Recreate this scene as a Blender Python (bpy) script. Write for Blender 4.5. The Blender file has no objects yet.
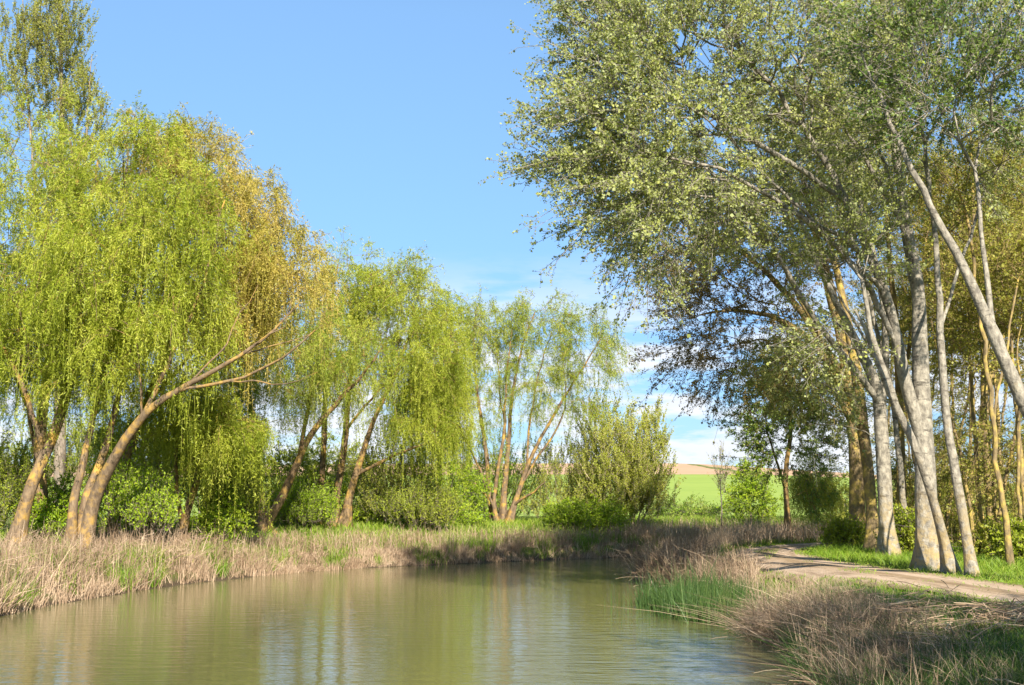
import bpy, math
import numpy as np

SC = bpy.context.scene
COL = SC.collection
rng = np.random.default_rng(11)
R = math.radians

# ------------------------------------------------------------------ camera
W, H, F = 1024, 685, 1236.0
HORIZON = 500.0
CAMZ = 2.6
TH = math.atan((HORIZON - H / 2) / F)


def at(px, py, Y):
    """World point on the ray through a photo pixel at distance Y in front of the camera."""
    a, b = (px - W / 2) / F, (H / 2 - py) / F
    d = np.array([a, math.cos(TH) - b * math.sin(TH), math.sin(TH) + b * math.cos(TH)])
    p = d * (Y / d[1])
    p[2] += CAMZ
    return p


cam_d = bpy.data.cameras.new('camera')
cam = bpy.data.objects.new('camera', cam_d)
COL.objects.link(cam)
cam.location = (0, 0, CAMZ)
cam.rotation_euler = (math.pi / 2 + TH, 0, 0)
cam_d.sensor_width = 36
cam_d.lens = 36 * F / W
cam_d.clip_start = 0.1
cam_d.clip_end = 6000
SC.camera = cam

# ------------------------------------------------------------------ world, sun
SUN_EL, SUN_DIR = R(33), np.array([0.24, -0.97])      # horizontal direction TOWARDS the sun
SUN_DIR = SUN_DIR / np.linalg.norm(SUN_DIR)
wd = bpy.data.worlds.new('World')
SC.world = wd
wd.use_nodes = True
nt = wd.node_tree
nt.nodes.clear()


def N(nt, t, **k):
    n = nt.nodes.new(t)
    for a, v in k.items():
        setattr(n, a, v)
    return n


def ramp(nt, fac, stops, interp='LINEAR'):
    n = N(nt, 'ShaderNodeValToRGB')
    n.color_ramp.interpolation = interp
    e = n.color_ramp.elements
    while len(e) < len(stops):
        e.new(0.5)
    for i, (p, c) in enumerate(stops):
        e[i].position = p
        e[i].color = (*c, 1) if len(c) == 3 else c
    if fac is not None:
        nt.links.new(fac, n.inputs[0])
    return n.outputs[0]


def math_n(nt, op, a, b=None, clamp=False):
    n = N(nt, 'ShaderNodeMath', operation=op, use_clamp=clamp)
    for i, v in enumerate((a, b)):
        if v is None:
            continue
        if isinstance(v, (int, float)):
            n.inputs[i].default_value = v
        else:
            nt.links.new(v, n.inputs[i])
    return n.outputs[0]


def mix(nt, fac, a, b, mode='MIX'):
    n = N(nt, 'ShaderNodeMix', data_type='RGBA', blend_type=mode)
    for idx, v in ((0, fac), (6, a), (7, b)):
        if isinstance(v, (int, float)):
            n.inputs[idx].default_value = v
        elif isinstance(v, tuple):
            n.inputs[idx].default_value = (*v, 1)
        else:
            nt.links.new(v, n.inputs[idx])
    return n.outputs[2]


def noise(nt, vec, scale, detail=3, rough=0.55, out=0):
    n = N(nt, 'ShaderNodeTexNoise')
    n.inputs['Scale'].default_value = scale
    n.inputs['Detail'].default_value = detail
    n.inputs['Roughness'].default_value = rough
    if vec is not None:
        nt.links.new(vec, n.inputs['Vector'])
    return n.outputs[out]


def mapping(nt, vec, scale=(1, 1, 1), rot=(0, 0, 0), loc=(0, 0, 0)):
    n = N(nt, 'ShaderNodeMapping')
    n.inputs['Scale'].default_value = scale
    n.inputs['Rotation'].default_value = rot
    n.inputs['Location'].default_value = loc
    nt.links.new(vec, n.inputs['Vector'])
    return n.outputs[0]


sky = N(nt, 'ShaderNodeTexSky', sky_type='NISHITA')
sky.sun_disc = False
sky.sun_elevation = SUN_EL
sky.sun_rotation = math.atan2(SUN_DIR[0], SUN_DIR[1])
sky.altitude = 700
sky.air_density = 1.0
sky.dust_density = 0.3
sky.ozone_density = 2.0
tc = N(nt, 'ShaderNodeTexCoord')
sep = N(nt, 'ShaderNodeSeparateXYZ')
nt.links.new(tc.outputs['Generated'], sep.inputs[0])
# fair-weather cloud streaks low over the horizon
cv = mapping(nt, tc.outputs['Generated'], (6.5, 6.5, 30.0), (0, 0, 0), (2.2, 0.9, 0.1))
cn = noise(nt, cv, 1.7, 6, 0.58)
cmask = ramp(nt, cn, [(0.39, (0, 0, 0)), (0.54, (1, 1, 1))])
band = ramp(nt, sep.outputs[2], [(0.0, (.9, .9, .9)), (0.11, (0.9, 0.9, 0.9)), (0.165, (0.35, .35, .35)), (0.20, (0, 0, 0))])
cfac = math_n(nt, 'MULTIPLY', cmask, band)
shade = noise(nt, mapping(nt, tc.outputs['Generated'], (3, 3, 22), (0, 0, 0), (3, 1, 2)), 2.6, 4)
ccol = mix(nt, shade, (3.9, 4.1, 4.6), (5.6, 5.6, 5.6))
tone = ramp(nt, sep.outputs[2], [(0.0, (.27, .37, .54)), (.12, (.42, .54, .70)), (.38, (.86, .98, 1))])
skyc = mix(nt, cfac, mix(nt, 1.0, sky.outputs[0], tone, 'MULTIPLY'), ccol)
bg = N(nt, 'ShaderNodeBackground')
bg.inputs[1].default_value = 0.09
nt.links.new(skyc, bg.inputs[0])
wo = N(nt, 'ShaderNodeOutputWorld')
nt.links.new(bg.outputs[0], wo.inputs[0])

sl = bpy.data.lights.new('sun', 'SUN')
sl.energy = 4.8
sl.angle = R(0.5)
sl.color = (1.0, 0.92, 0.80)
so = bpy.data.objects.new('sun', sl)
COL.objects.link(so)
from mathutils import Vector, Matrix
dirv = Vector((SUN_DIR[0] * math.cos(SUN_EL), SUN_DIR[1] * math.cos(SUN_EL), math.sin(SUN_EL)))
so.rotation_euler = dirv.to_track_quat('Z', 'Y').to_euler()
so.location = (20, -40, 40)

SC.view_settings.view_transform = 'Standard'
SC.view_settings.look = 'None'
SC.view_settings.gamma = 1
SC.view_settings.exposure = 1.30
SC.render.engine = 'CYCLES'
cy = SC.cycles
cy.max_bounces = 8
cy.diffuse_bounces = 5
cy.glossy_bounces = 3
cy.transmission_bounces = 5
cy.use_denoising = True
cy.caustics_reflective = False
cy.caustics_refractive = False


# ------------------------------------------------------------------ materials
def new_mat(name):
    m = bpy.data.materials.new(name)
    m.use_nodes = True
    m.node_tree.nodes.clear()
    return m, m.node_tree


def out(nt, sh):
    o = N(nt, 'ShaderNodeOutputMaterial')
    nt.links.new(sh, o.inputs[0])


def principled(nt, col, rough=0.8, spec=0.2, normal=None):
    p = N(nt, 'ShaderNodeBsdfPrincipled')
    if isinstance(col, tuple):
        p.inputs['Base Color'].default_value = (*col, 1)
    else:
        nt.links.new(col, p.inputs['Base Color'])
    if isinstance(rough, (int, float)):
        p.inputs['Roughness'].default_value = rough
    else:
        nt.links.new(rough, p.inputs['Roughness'])
    p.inputs['Specular IOR Level'].default_value = spec
    if normal is not None:
        nt.links.new(normal, p.inputs['Normal'])
    return p


def leaf_mat(name, stops, rough=0.5, spec=0.3, trans=0.35, clump=0.5, cscale=0.6, c2=None, backcol=None):
    """Leaf colour from the per-leaf tint attribute, drifting slowly from clump to clump."""
    m, nt = new_mat(name)
    a = N(nt, 'ShaderNodeAttribute', attribute_name='tint')
    tcn = N(nt, 'ShaderNodeTexCoord')
    nz = noise(nt, tcn.outputs['Object'], cscale, 2)
    f = math_n(nt, 'ADD', a.outputs['Fac'], math_n(nt, 'MULTIPLY', math_n(nt, 'SUBTRACT', nz, 0.5), clump), True)
    col = ramp(nt, f, stops)
    if backcol:
        g = N(nt, 'ShaderNodeNewGeometry')
        col2 = mix(nt, math_n(nt, 'MULTIPLY', g.outputs['Backfacing'], 0.75), col, backcol)
    else:
        col2 = col
    p = principled(nt, col2, rough, spec)
    t = N(nt, 'ShaderNodeBsdfTranslucent')
    tcol = mix(nt, 1.0, col, (1.0, 1.0, 0.55), 'MULTIPLY')
    nt.links.new(tcol, t.inputs[0])
    ms = N(nt, 'ShaderNodeMixShader')
    ms.inputs[0].default_value = trans
    nt.links.new(p.outputs[0], ms.inputs[1])
    nt.links.new(t.outputs[0], ms.inputs[2])
    out(nt, ms.outputs[0])
    return m


M = {}
M['willow_leaf'] = leaf_mat('willow_leaf', [(0.0, (.16, .21, .015)), (.45, (.34, .40, .035)), (1, (.56, .57, .09))], cscale=.35, clump=.8, trans=.45)
M['willow_green'] = leaf_mat('willow_green_leaf', [(0.0, (.15, .21, .02)), (.5, (.32, .385, .045)), (1, (.50, .52, .10))], cscale=.35, clump=.8, trans=.45)
M['golden_leaf'] = leaf_mat('golden_leaf', [(0.0, (.24, .25, .03)), (.5, (.46, .39, .075)), (1, (.62, .48, .14))], cscale=.3, clump=.8, trans=.42)
M['poplar_leaf'] = leaf_mat('poplar_leaf', [(0.0, (.11, .15, .04)), (.5, (.37, .41, .10)), (1, (.54, .56, .19))], rough=.5, spec=.2, cscale=.4, clump=.9, backcol=(.43, .47, .23), trans=.45)
M['copper_leaf'] = leaf_mat('copper_leaf', [(0.0, (.12, .085, .025)), (.5, (.30, .205, .06)), (1, (.46, .34, .11))], rough=.42, spec=.3, cscale=.5, clump=.7, backcol=(.36, .30, .16), trans=.4)
M['dark_leaf'] = leaf_mat('dark_leaf', [(0.0, (.06, .12, .025)), (.5, (.15, .22, .045)), (1, (.28, .34, .07))], rough=.4, spec=.4, cscale=.6, trans=.4)
M['birch_leaf'] = leaf_mat('birch_leaf', [(0.0, (.10, .19, .025)), (.5, (.21, .33, .05)), (1, (.36, .44, .09))], rough=.4, spec=.35, cscale=.6, trans=.42)
M['olive_leaf'] = leaf_mat('olive_leaf', [(0.0, (.15, .155, .02)), (.5, (.34, .34, .055)), (1, (.50, .47, .10))], cscale=.4, clump=.8, trans=.45)
M['bush_leaf'] = leaf_mat('bush_leaf', [(0.0, (.14, .20, .016)), (.5, (.31, .375, .03)), (1, (.47, .50, .06))], cscale=.5, clump=.8, trans=.45)
M['bright_leaf'] = leaf_mat('bright_leaf', [(0.0, (.16, .28, .012)), (.5, (.31, .44, .02)), (1, (.48, .56, .05))], cscale=.6, trans=.42)
M['shrub_leaf'] = leaf_mat('shrub_leaf', [(0.0, (.22, .27, .03)), (.5, (.40, .44, .055)), (1, (.54, .50, .11))], cscale=.4, clump=.8, trans=.45)
M['tall_leaf'] = leaf_mat('tall_leaf', [(0.0, (.18, .20, .03)), (.5, (.34, .36, .06)), (1, (.48, .46, .12))], cscale=.4, trans=.45)
M['grass'] = leaf_mat('grass_blade', [(0.0, (.08, .16, .01)), (.5, (.18, .29, .02)), (1, (.36, .38, .08))], cscale=.5, clump=.8, trans=.3)
M['reed'] = leaf_mat('reed_blade', [(0.0, (.035, .08, .018)), (.6, (.08, .14, .03)), (1, (.20, .22, .07))], cscale=.8, clump=.5, trans=.25)
M['dry'] = leaf_mat('dry_blade', [(0.0, (.19, .125, .075)), (.5, (.40, .285, .19)), (1, (.60, .47, .33))], cscale=.5, clump=.7, trans=.2, spec=.15)
M['drydark'] = leaf_mat('dry_stalk', [(0.0, (.10, .068, .045)), (.5, (.26, .18, .115)), (1, (.50, .39, .26))], cscale=.7, clump=.6, trans=.1, spec=.15)


def bark_mat(name, base, dark, lichen, lf=0.5, lscale=2.5, stretch=0.35, marks=False):
    m, nt = new_mat(name)
    tcn = N(nt, 'ShaderNodeTexCoord')
    v = mapping(nt, tcn.outputs['Object'], (1, 1, stretch))
    n1 = noise(nt, v, 9, 5, .65)
    col = mix(nt, ramp(nt, n1, [(.35, (0, 0, 0)), (.65, (1, 1, 1))]), dark, base)
    n2 = noise(nt, tcn.outputs['Object'], lscale, 4, .6)
    col = mix(nt, ramp(nt, n2, [(lf, (0, 0, 0)), (lf + .20, (1, 1, 1))]), col, lichen)
    if marks:
        nm = noise(nt, mapping(nt, tcn.outputs['Object'], (1.6, 1.6, 5.5)), 1.6, 4, .7)
        k = ramp(nt, nm, [(.56, (0, 0, 0)), (.66, (1, 1, 1))])
        col = mix(nt, math_n(nt, 'MULTIPLY', k, .85), col, (.07, .062, .05))
        # rougher, lichen-grown foot of the stem
        sp = N(nt, 'ShaderNodeSeparateXYZ')
        nt.links.new(tcn.outputs['Object'], sp.inputs[0])
        low = ramp(nt, math_n(nt, 'MULTIPLY', sp.outputs[2], .1), [(.03, (1, 1, 1)), (.24, (0, 0, 0))])
        n3 = noise(nt, tcn.outputs['Object'], 4.5, 5, .65)
        k2 = math_n(nt, 'MULTIPLY', low, ramp(nt, n3, [(.44, (0, 0, 0)), (.56, (1, 1, 1))]))
        col = mix(nt, k2, col, lichen)
    b = N(nt, 'ShaderNodeBump')
    b.inputs['Strength'].default_value = .9
    b.inputs['Distance'].default_value = .05
    nt.links.new(n1, b.inputs['Height'])
    p = principled(nt, col, .85, .15, b.outputs[0])
    out(nt, p.outputs[0])
    return m


M['willow_bark'] = bark_mat('willow_bark', (.23, .165, .10), (.10, .07, .045), (.44, .27, .06), .48)
M['golden_bark'] = bark_mat('golden_bark', (.25, .17, .09), (.10, .07, .04), (.45, .28, .07), .48)
M['poplar_bark'] = bark_mat('poplar_bark', (.36, .325, .255), (.14, .125, .10), (.33, .25, .12), .64, 2.2, .6, True)
M['olive_bark'] = bark_mat('olive_bark', (.27, .20, .10), (.12, .09, .05), (.46, .34, .08), .47, 3)
M['grey_bark'] = bark_mat('grey_bark', (.30, .25, .19), (.14, .11, .085), (.38, .29, .14), .58)
M['pale_bark'] = bark_mat('pale_bark', (.50, .42, .30), (.30, .24, .16), (.46, .36, .2), .55)


# ------------------------------------------------------------------ mesh helpers
def tag(o, label=None, cat=None, group=None, kind=None):
    for k, v in (('label', label), ('category', cat), ('group', group), ('kind', kind)):
        if v:
            o[k] = v
    return o


def empty(name, loc, label, cat, group=None):
    o = bpy.data.objects.new(name, None)
    o.location = tuple(loc)
    o.empty_display_size = .3
    COL.objects.link(o)
    return tag(o, label, cat, group)


def mesh_obj(name, V, Fq, mat, parent=None, smooth=False, tint=None, origin=None):
    """One mesh object from arrays; V in world metres, shifted into the parent's space."""
    V = np.asarray(V, dtype=np.float32)
    if parent is not None:
        V = V - np.array(parent.location, dtype=np.float32)
    elif origin is not None:
        V = V - np.array(origin, dtype=np.float32)
    groups = Fq if isinstance(Fq, list) else [Fq]
    groups = [np.asarray(g, dtype=np.int32) for g in groups if len(g)]
    me = bpy.data.meshes.new(name)
    me.vertices.add(len(V))
    me.vertices.foreach_set('co', V.ravel())
    idx = np.concatenate([g.ravel() for g in groups])
    tot = np.concatenate([np.full(len(g), g.shape[1], dtype=np.int32) for g in groups])
    st = np.concatenate([[0], np.cumsum(tot)[:-1]]).astype(np.int32)
    me.loops.add(len(idx))
    me.loops.foreach_set('vertex_index', idx)
    me.polygons.add(len(tot))
    me.polygons.foreach_set('loop_start', st)
    me.polygons.foreach_set('loop_total', tot)
    if smooth:
        me.polygons.foreach_set('use_smooth', np.ones(len(tot), dtype=bool))
    me.update(calc_edges=True)
    if tint is not None:
        at_ = me.attributes.new('tint', 'FLOAT', 'FACE')
        at_.data.foreach_set('value', np.asarray(tint, dtype=np.float32))
    me.materials.append(mat)
    o = bpy.data.objects.new(name, me)
    COL.objects.link(o)
    if parent is not None:
        o.parent = parent
    elif origin is not None:
        o.location = tuple(origin)
    return o


def unit(a):
    return a / (np.linalg.norm(a, axis=-1, keepdims=True) + 1e-9)


def rand_dirs(n, up=0.0):
    d = rng.normal(size=(n, 3))
    d[:, 2] += up
    return unit(d)


class Buf:
    """Collects vertices and faces for one mesh."""
    def __init__(self):
        self.V, self.F, self.T, self.n = [], [], [], 0

    def add(self, V, Fq, tint=None):
        self.V.append(V)
        self.F.append(Fq + self.n)
        self.n += len(V)
        if tint is not None:
            self.T.append(tint)

    def build(self, name, mat, parent=None, smooth=False, origin=None):
        if not self.V:
            return None
        w = {}
        for f in self.F:
            w.setdefault(f.shape[1], []).append(f)
        if len(w) == 1 or not self.T:
            fs = [np.concatenate(w[k]) for k in w]
        else:
            raise ValueError('mixed')
        return mesh_obj(name, np.concatenate(self.V), fs, mat, parent, smooth, np.concatenate(self.T) if self.T else None, origin)


def add_leaves(buf, C, U, L, Wd, tint, flat=0.0):
    """Pointed leaf faces: base C, direction U, length L, width Wd."""
    n = len(C)
    r = rand_dirs(n)
    r[:, 2] *= (1 - flat)
    Vd = unit(np.cross(U, r))
    L = L[:, None]
    Wd = Wd[:, None]
    nrm = np.cross(U, Vd)
    V = np.stack([C, C + U * L * .45 + Vd * Wd * .5 + nrm * Wd * .12, C + U * L, C + U * L * .45 - Vd * Wd * .5 + nrm * Wd * .12], 1).reshape(-1, 3)
    Fq = np.arange(4 * n).reshape(n, 4)
    buf.add(V, Fq, tint)


def add_ribbons(buf, P, wid, tint):
    """P: (n, k, 3) centre lines; wid: (n, k) widths: flat blades facing random ways."""
    n, k, _ = P.shape
    d = P[:, -1] - P[:, 0]
    s = rng.normal(size=(n, 3))
    s[:, 2] *= .2
    s = unit(np.cross(d, s))[:, None, :]
    A = P - s * wid[..., None] * .5
    B = P + s * wid[..., None] * .5
    V = np.stack([A, B], 2).reshape(n, 2 * k, 3)
    base = (np.arange(n) * 2 * k)[:, None, None]
    j = np.arange(k - 1)
    q = np.stack([2 * j, 2 * j + 1, 2 * j + 3, 2 * j + 2], 1)[None]
    buf.add(V.reshape(-1, 3), (base + q).reshape(-1, 4), np.repeat(tint, k - 1))


def add_twigs(buf, P, r0, r1):
    """Three-sided tapered twigs along P (n, k, 3)."""
    n, k, _ = P.shape
    d = unit(P[:, -1] - P[:, 0])
    a = unit(np.cross(d, rand_dirs(n)))
    b = np.cross(d, a)
    rad = (r0 + (r1 - r0) * np.linspace(0, 1, k))[None, :, None]
    rings = []
    for s in range(3):
        an = 2 * math.pi * s / 3
        rings.append(P + (a * math.cos(an) + b * math.sin(an))[:, None] * rad)
    V = np.stack(rings, 2).reshape(n, k * 3, 3)
    base = (np.arange(n) * 3 * k)[:, None, None]
    q = []
    for j in range(k - 1):
        for s in range(3):
            q.append([3 * j + s, 3 * j + (s + 1) % 3, 3 * j + 3 + (s + 1) % 3, 3 * j + 3 + s])
    buf.add(V.reshape(-1, 3), (base + np.array(q)[None]).reshape(-1, 4))


def add_tube(buf, P, rad, sides, lump=0.0, roots=False):
    """Continuous tapered tube along P."""
    P = np.asarray(P)
    n = len(P)
    if n < 2:
        return
    T = unit(np.gradient(P, axis=0))
    a = np.cross(T[0], [0.3, 1, 0.2])
    a /= np.linalg.norm(a)
    V = np.empty((n, sides, 3))
    an = np.arange(sides) * 2 * math.pi / sides
    ca, sa = np.cos(an)[:, None], np.sin(an)[:, None]
    ph = rng.uniform(0, 6.28, 3)
    for i in range(n):
        a = a - T[i] * np.dot(a, T[i])
        a /= np.linalg.norm(a) + 1e-9
        b = np.cross(T[i], a)
        rr = rad[i]
        if lump:
            rr = rad[i] * (1 + lump * (np.sin(2 * an + ph[0] + i * .35) * .6 + np.sin(3 * an + ph[1] - i * .5) * .5 + rng.normal(0, .25, sides)))[:, None]
        if roots and i < 4:                # buttress roots spreading into the ground
            rr = rr * (1 + (.40, .22, .10, .03)[i] * (.5 + .9 * np.sin(5 * an + ph[2])))[:, None]
        V[i] = P[i] + (ca * a + sa * b) * rr
    i, s = np.meshgrid(np.arange(n - 1), np.arange(sides), indexing='ij')
    q = np.stack([i * sides + s, i * sides + (s + 1) % sides, (i + 1) * sides + (s + 1) % sides, (i + 1) * sides + s], -1).reshape(-1, 4)
    buf.add(V.reshape(-1, 3), q)


def spline(pts, step):
    """Catmull-Rom through pts (any columns), resampled at about step metres."""
    p = np.asarray(pts, dtype=float)
    if len(p) == 2:
        p = np.array([p[0], p.mean(0), p[1]])
    e = np.vstack([2 * p[0] - p[1], p, 2 * p[-1] - p[-2]])
    o = []
    for i in range(len(p) - 1):
        a, b, c, d = e[i:i + 4]
        m = max(2, int(np.linalg.norm((c - b)[:3]) / step))
        t = (np.arange(m) / m)[:, None]
        o.append(.5 * (2 * b + (c - a) * t + (2 * a - 5 * b + 4 * c - d) * t ** 2 + (3 * b - a - 3 * c + d) * t ** 3))
    o.append(p[-1:])
    return np.vstack(o)


# ------------------------------------------------------------------ the lie of the land
LEFT = np.array([(-12, -60), (-12, 0), (-11.9, 20), (-11.7, 27), (-11.3, 33), (-10.2, 39.5), (-7.2, 46.5), (-3, 51), (2.1, 55.2), (6.6, 58.6), (14, 63), (26, 68), (60, 76), (120, 80)], float)
RIGHT = np.array([(5, -60), (4.4, 0), (3.9, 15), (4.2, 19), (5.0, 23), (5.3, 28), (5.2, 33), (4.9, 38), (4.8, 43), (5.6, 47.5), (8.5, 52), (14, 56), (26, 61), (60, 69), (120, 72)], float)
PATH = np.array([(10.2, -20), (9.9, 0), (9.6, 8), (9.3, 15), (9.0, 21), (8.6, 26), (8.0, 31), (7.7, 36), (8.3, 41), (10.6, 45.6), (14.5, 49.3), (22, 53), (45, 60)], float)


def resample(pl, step=1.0):
    p = spline(np.c_[pl, np.zeros(len(pl))], step)
    return p[:, :2]


PATH_FINE = resample(PATH, 1.0)
LEFT, RIGHT, PATH = resample(LEFT, 3.0), resample(RIGHT, 3.0), resample(PATH, 3.0)


def dist_poly(x, y, pl):
    """Distance to a polyline and signed side (positive to the left of its direction)."""
    best = np.full(x.shape, 1e9)
    side = np.zeros(x.shape)
    par = np.zeros(x.shape)
    for i in range(len(pl) - 1):
        a, b = pl[i], pl[i + 1]
        d = b - a
        l2 = d @ d
        t = np.clip(((x - a[0]) * d[0] + (y - a[1]) * d[1]) / l2, 0, 1)
        ex, ey = x - a[0] - t * d[0], y - a[1] - t * d[1]
        dd = ex * ex + ey * ey
        c = d[0] * ey - d[1] * ex
        m = dd < best
        best = np.where(m, dd, best)
        side = np.where(m, np.sign(c), side)
        par = np.where(m, i + t, par)
    return np.sqrt(best), side, par


def sstep(a, b, x):
    t = np.clip((x - a) / (b - a), 0, 1)
    return t * t * (3 - 2 * t)


def wav(x, y):
    return (np.sin(x * .9 + 1.3 * np.sin(y * .37)) * np.sin(y * .71 + 1.1 * np.sin(x * .43)) * .5
            + .3 * np.sin(x * 2.3 + y * 1.1) * np.sin(y * 1.9 - x * .8) + .15 * np.sin(x * 4.7 - y * 3.1))


def zones(x, y):
    x, y = np.asarray(x, float), np.asarray(y, float)
    dl, sl_, _ = dist_poly(x, y, LEFT)
    dr, sr, _ = dist_poly(x, y, RIGHT)
    dL = dl * sl_           # > 0: beyond the left / far bank
    dR = -dr * sr           # > 0: on the towpath side
    dp, sp_, _ = dist_poly(x, y, PATH)
    return dL, dR, dp


def height(x, y, zz=None):
    x, y = np.asarray(x, float), np.asarray(y, float)
    dL, dR, dp = zz if zz is not None else zones(x, y)
    w = wav(x, y)
    inside = np.maximum(dL, dR)
    bed = -1.0 * sstep(0, -2.5, inside)
    zl = .50 * sstep(-.1, .8, dL + w * .15) + .85 * sstep(.8, 8, dL) + .06 * w
    zr = .92 * sstep(-.1, 2.7, dR + w * .2) + .05 * w * sstep(1.0, 2.0, dp)
    z = np.where(dL > 0, zl, np.where(dR > 0, zr, bed))
    hill = 12.0 * np.clip((y - 105) / 275, 0, 1) ** 1.25 - 10 * sstep(385, 700, y)
    hill = hill - .055 * np.clip(x - 55, 0, 150) * sstep(150, 380, y) + .35 * np.sin(x * .021 + 1) * sstep(120, 300, y)
    return z + hill


def h1(x, y):
    return float(height(np.array([x]), np.array([y]))[0])


def axis_lines(parts):
    o = []
    for a, b, s in parts:
        o.append(np.arange(a, b, s))
    return np.concatenate(o + [[parts[-1][1]]])


gx = axis_lines([(-900, -120, 60), (-120, -40, 8), (-40, -16, 1.2), (-16, 18, .3), (18, 34, .7), (34, 120, 5), (120, 900, 40)])
gy = axis_lines([(-150, -20, 13), (-20, 10, 2), (10, 72, .3), (72, 110, 1.5), (110, 420, 8), (420, 2000, 80)])
GX, GY = np.meshgrid(gx, gy, indexing='xy')
zz = zones(GX.ravel(), GY.ravel())
GZ = height(GX.ravel(), GY.ravel(), zz)


def grid_faces(nx, ny):
    i, j = np.meshgrid(np.arange(nx - 1), np.arange(ny - 1), indexing='xy')
    a = (j * nx + i).ravel()
    return np.stack([a, a + 1, a + nx + 1, a + nx], 1)


def ground_mat():
    m, nt = new_mat('bank_soil_and_turf')
    tcn = N(nt, 'ShaderNodeTexCoord')
    n1 = noise(nt, tcn.outputs['Object'], .6, 5, .6)
    n2 = noise(nt, tcn.outputs['Object'], 6, 5, .65)
    g = mix(nt, n2, (.06, .10, .012), (.16, .20, .03))
    col = mix(nt, ramp(nt, n1, [(.45, (0, 0, 0)), (.7, (1, 1, 1))]), g, (.20, .16, .08))
    sp = N(nt, 'ShaderNodeSeparateXYZ')
    nt.links.new(tcn.outputs['Object'], sp.inputs[0])
    wet = ramp(nt, math_n(nt, 'ADD', sp.outputs[2], math_n(nt, 'MULTIPLY', n2, .3)), [(.2, (1, 1, 1)), (.55, (0, 0, 0))])
    col = mix(nt, wet, col, (.075, .055, .035))
    b = N(nt, 'ShaderNodeBump')
    b.inputs['Strength'].default_value = .8
    b.inputs['Distance'].default_value = .08
    nt.links.new(n2, b.inputs['Height'])
    out(nt, principled(nt, col, .9, .1, b.outputs[0]).outputs[0])
    return m


tag(mesh_obj('ground', np.c_[GX.ravel(), GY.ravel(), GZ], grid_faces(len(gx), len(gy)), ground_mat(), smooth=True), kind='structure')


def drape(name, xs, ys, mat, lift, shift=None):
    X, Y = np.meshgrid(xs, ys, indexing='xy')
    X, Y = X.ravel(), Y.ravel()
    if shift is not None:
        Y = Y + shift(X, Y)
    Z = height(X, Y) + lift
    return tag(mesh_obj(name, np.c_[X, Y, Z], grid_faces(len(xs), len(ys)), mat, smooth=True), kind='structure')


m, nt = new_mat('young_wheat')
tcn = N(nt, 'ShaderNodeTexCoord')
a = noise(nt, mapping(nt, tcn.outputs['Object'], (.02, .08, .1)), 1, 4)
b = noise(nt, mapping(nt, tcn.outputs['Object'], (.8, .25, 1)), 1, 4, .7)
c = mix(nt, a, (.22, .30, .055), (.34, .41, .09))
c = mix(nt, math_n(nt, 'MULTIPLY', b, .5), c, (.17, .27, .04))
out(nt, principled(nt, c, .9, .1).outputs[0])
drape('green_field', np.arange(-500, 501, 10), np.arange(92, 273, 4), m, .05)
m, nt = new_mat('ploughed_earth')
tcn = N(nt, 'ShaderNodeTexCoord')
a = noise(nt, mapping(nt, tcn.outputs['Object'], (.05, .22, .1)), 1, 5, .65)
c = mix(nt, a, (.36, .22, .13), (.55, .38, .24))
out(nt, principled(nt, c, .95, .05).outputs[0])
drape('ploughed_field', np.arange(-500, 501, 10), np.arange(272, 520, 4), m, .06)

# path: a ribbon along its centre line with two wheel tracks worn pale
pc = PATH_FINE
tn = unit(np.gradient(pc, axis=0))
nr = np.c_[tn[:, 1], -tn[:, 0]]
NU = 15
us = np.linspace(-1, 1, NU)
pv, pu = [], []
for j, u in enumerate(us):
    wob = 1.25 + .16 * wav(pc[:, 0] * 1.7 + 9 * np.sign(u), pc[:, 1] * 1.7)
    q = pc + nr * (u * wob)[:, None]
    z = height(q[:, 0], q[:, 1]) + .012 - .035 * math.exp(-((abs(u) - .5) / .2) ** 2) + .03
    pv.append(np.c_[q, z])
    pu.append(np.full(len(pc), u))
PV = np.stack(pv, 1).reshape(-1, 3)
PU = np.stack(pu, 1).ravel()


def path_mat():
    m, nt = new_mat('sandy_track')
    a = N(nt, 'ShaderNodeAttribute', attribute_name='across')
    tcn = N(nt, 'ShaderNodeTexCoord')
    n1 = noise(nt, tcn.outputs['Object'], 1.3, 5, .65)
    n2 = noise(nt, tcn.outputs['Object'], 14, 4, .7)
    al = N(nt, 'ShaderNodeAttribute', attribute_name='along')
    cx = N(nt, 'ShaderNodeCombineXYZ')
    nt.links.new(a.outputs['Fac'], cx.inputs[0])
    nt.links.new(al.outputs['Fac'], cx.inputs[1])
    streak = noise(nt, mapping(nt, cx.outputs[0], (5, .35, 1)), 1, 5, .7)
    ab = math_n(nt, 'ABSOLUTE', a.outputs['Fac'])
    e = math_n(nt, 'ADD', ab, math_n(nt, 'MULTIPLY', math_n(nt, 'SUBTRACT', n1, .5), .55))
    col = ramp(nt, e, [(.05, (.30, .215, .125)), (.28, (.46, .345, .235)), (.5, (.56, .43, .31)), (.78, (.44, .33, .22)), (.97, (.16, .15, .05))])
    col = mix(nt, math_n(nt, 'MULTIPLY', n2, .45), col, (.26, .185, .12))
    col = mix(nt, math_n(nt, 'MULTIPLY', ramp(nt, streak, [(.48, (0, 0, 0)), (.64, (1, 1, 1))]), .8), col, (.20, .14, .085))
    b = N(nt, 'ShaderNodeBump')
    b.inputs['Strength'].default_value = .7
    b.inputs['Distance'].default_value = .03
    nt.links.new(n2, b.inputs['Height'])
    out(nt, principled(nt, col, .95, .05, b.outputs[0]).outputs[0])
    return m


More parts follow.
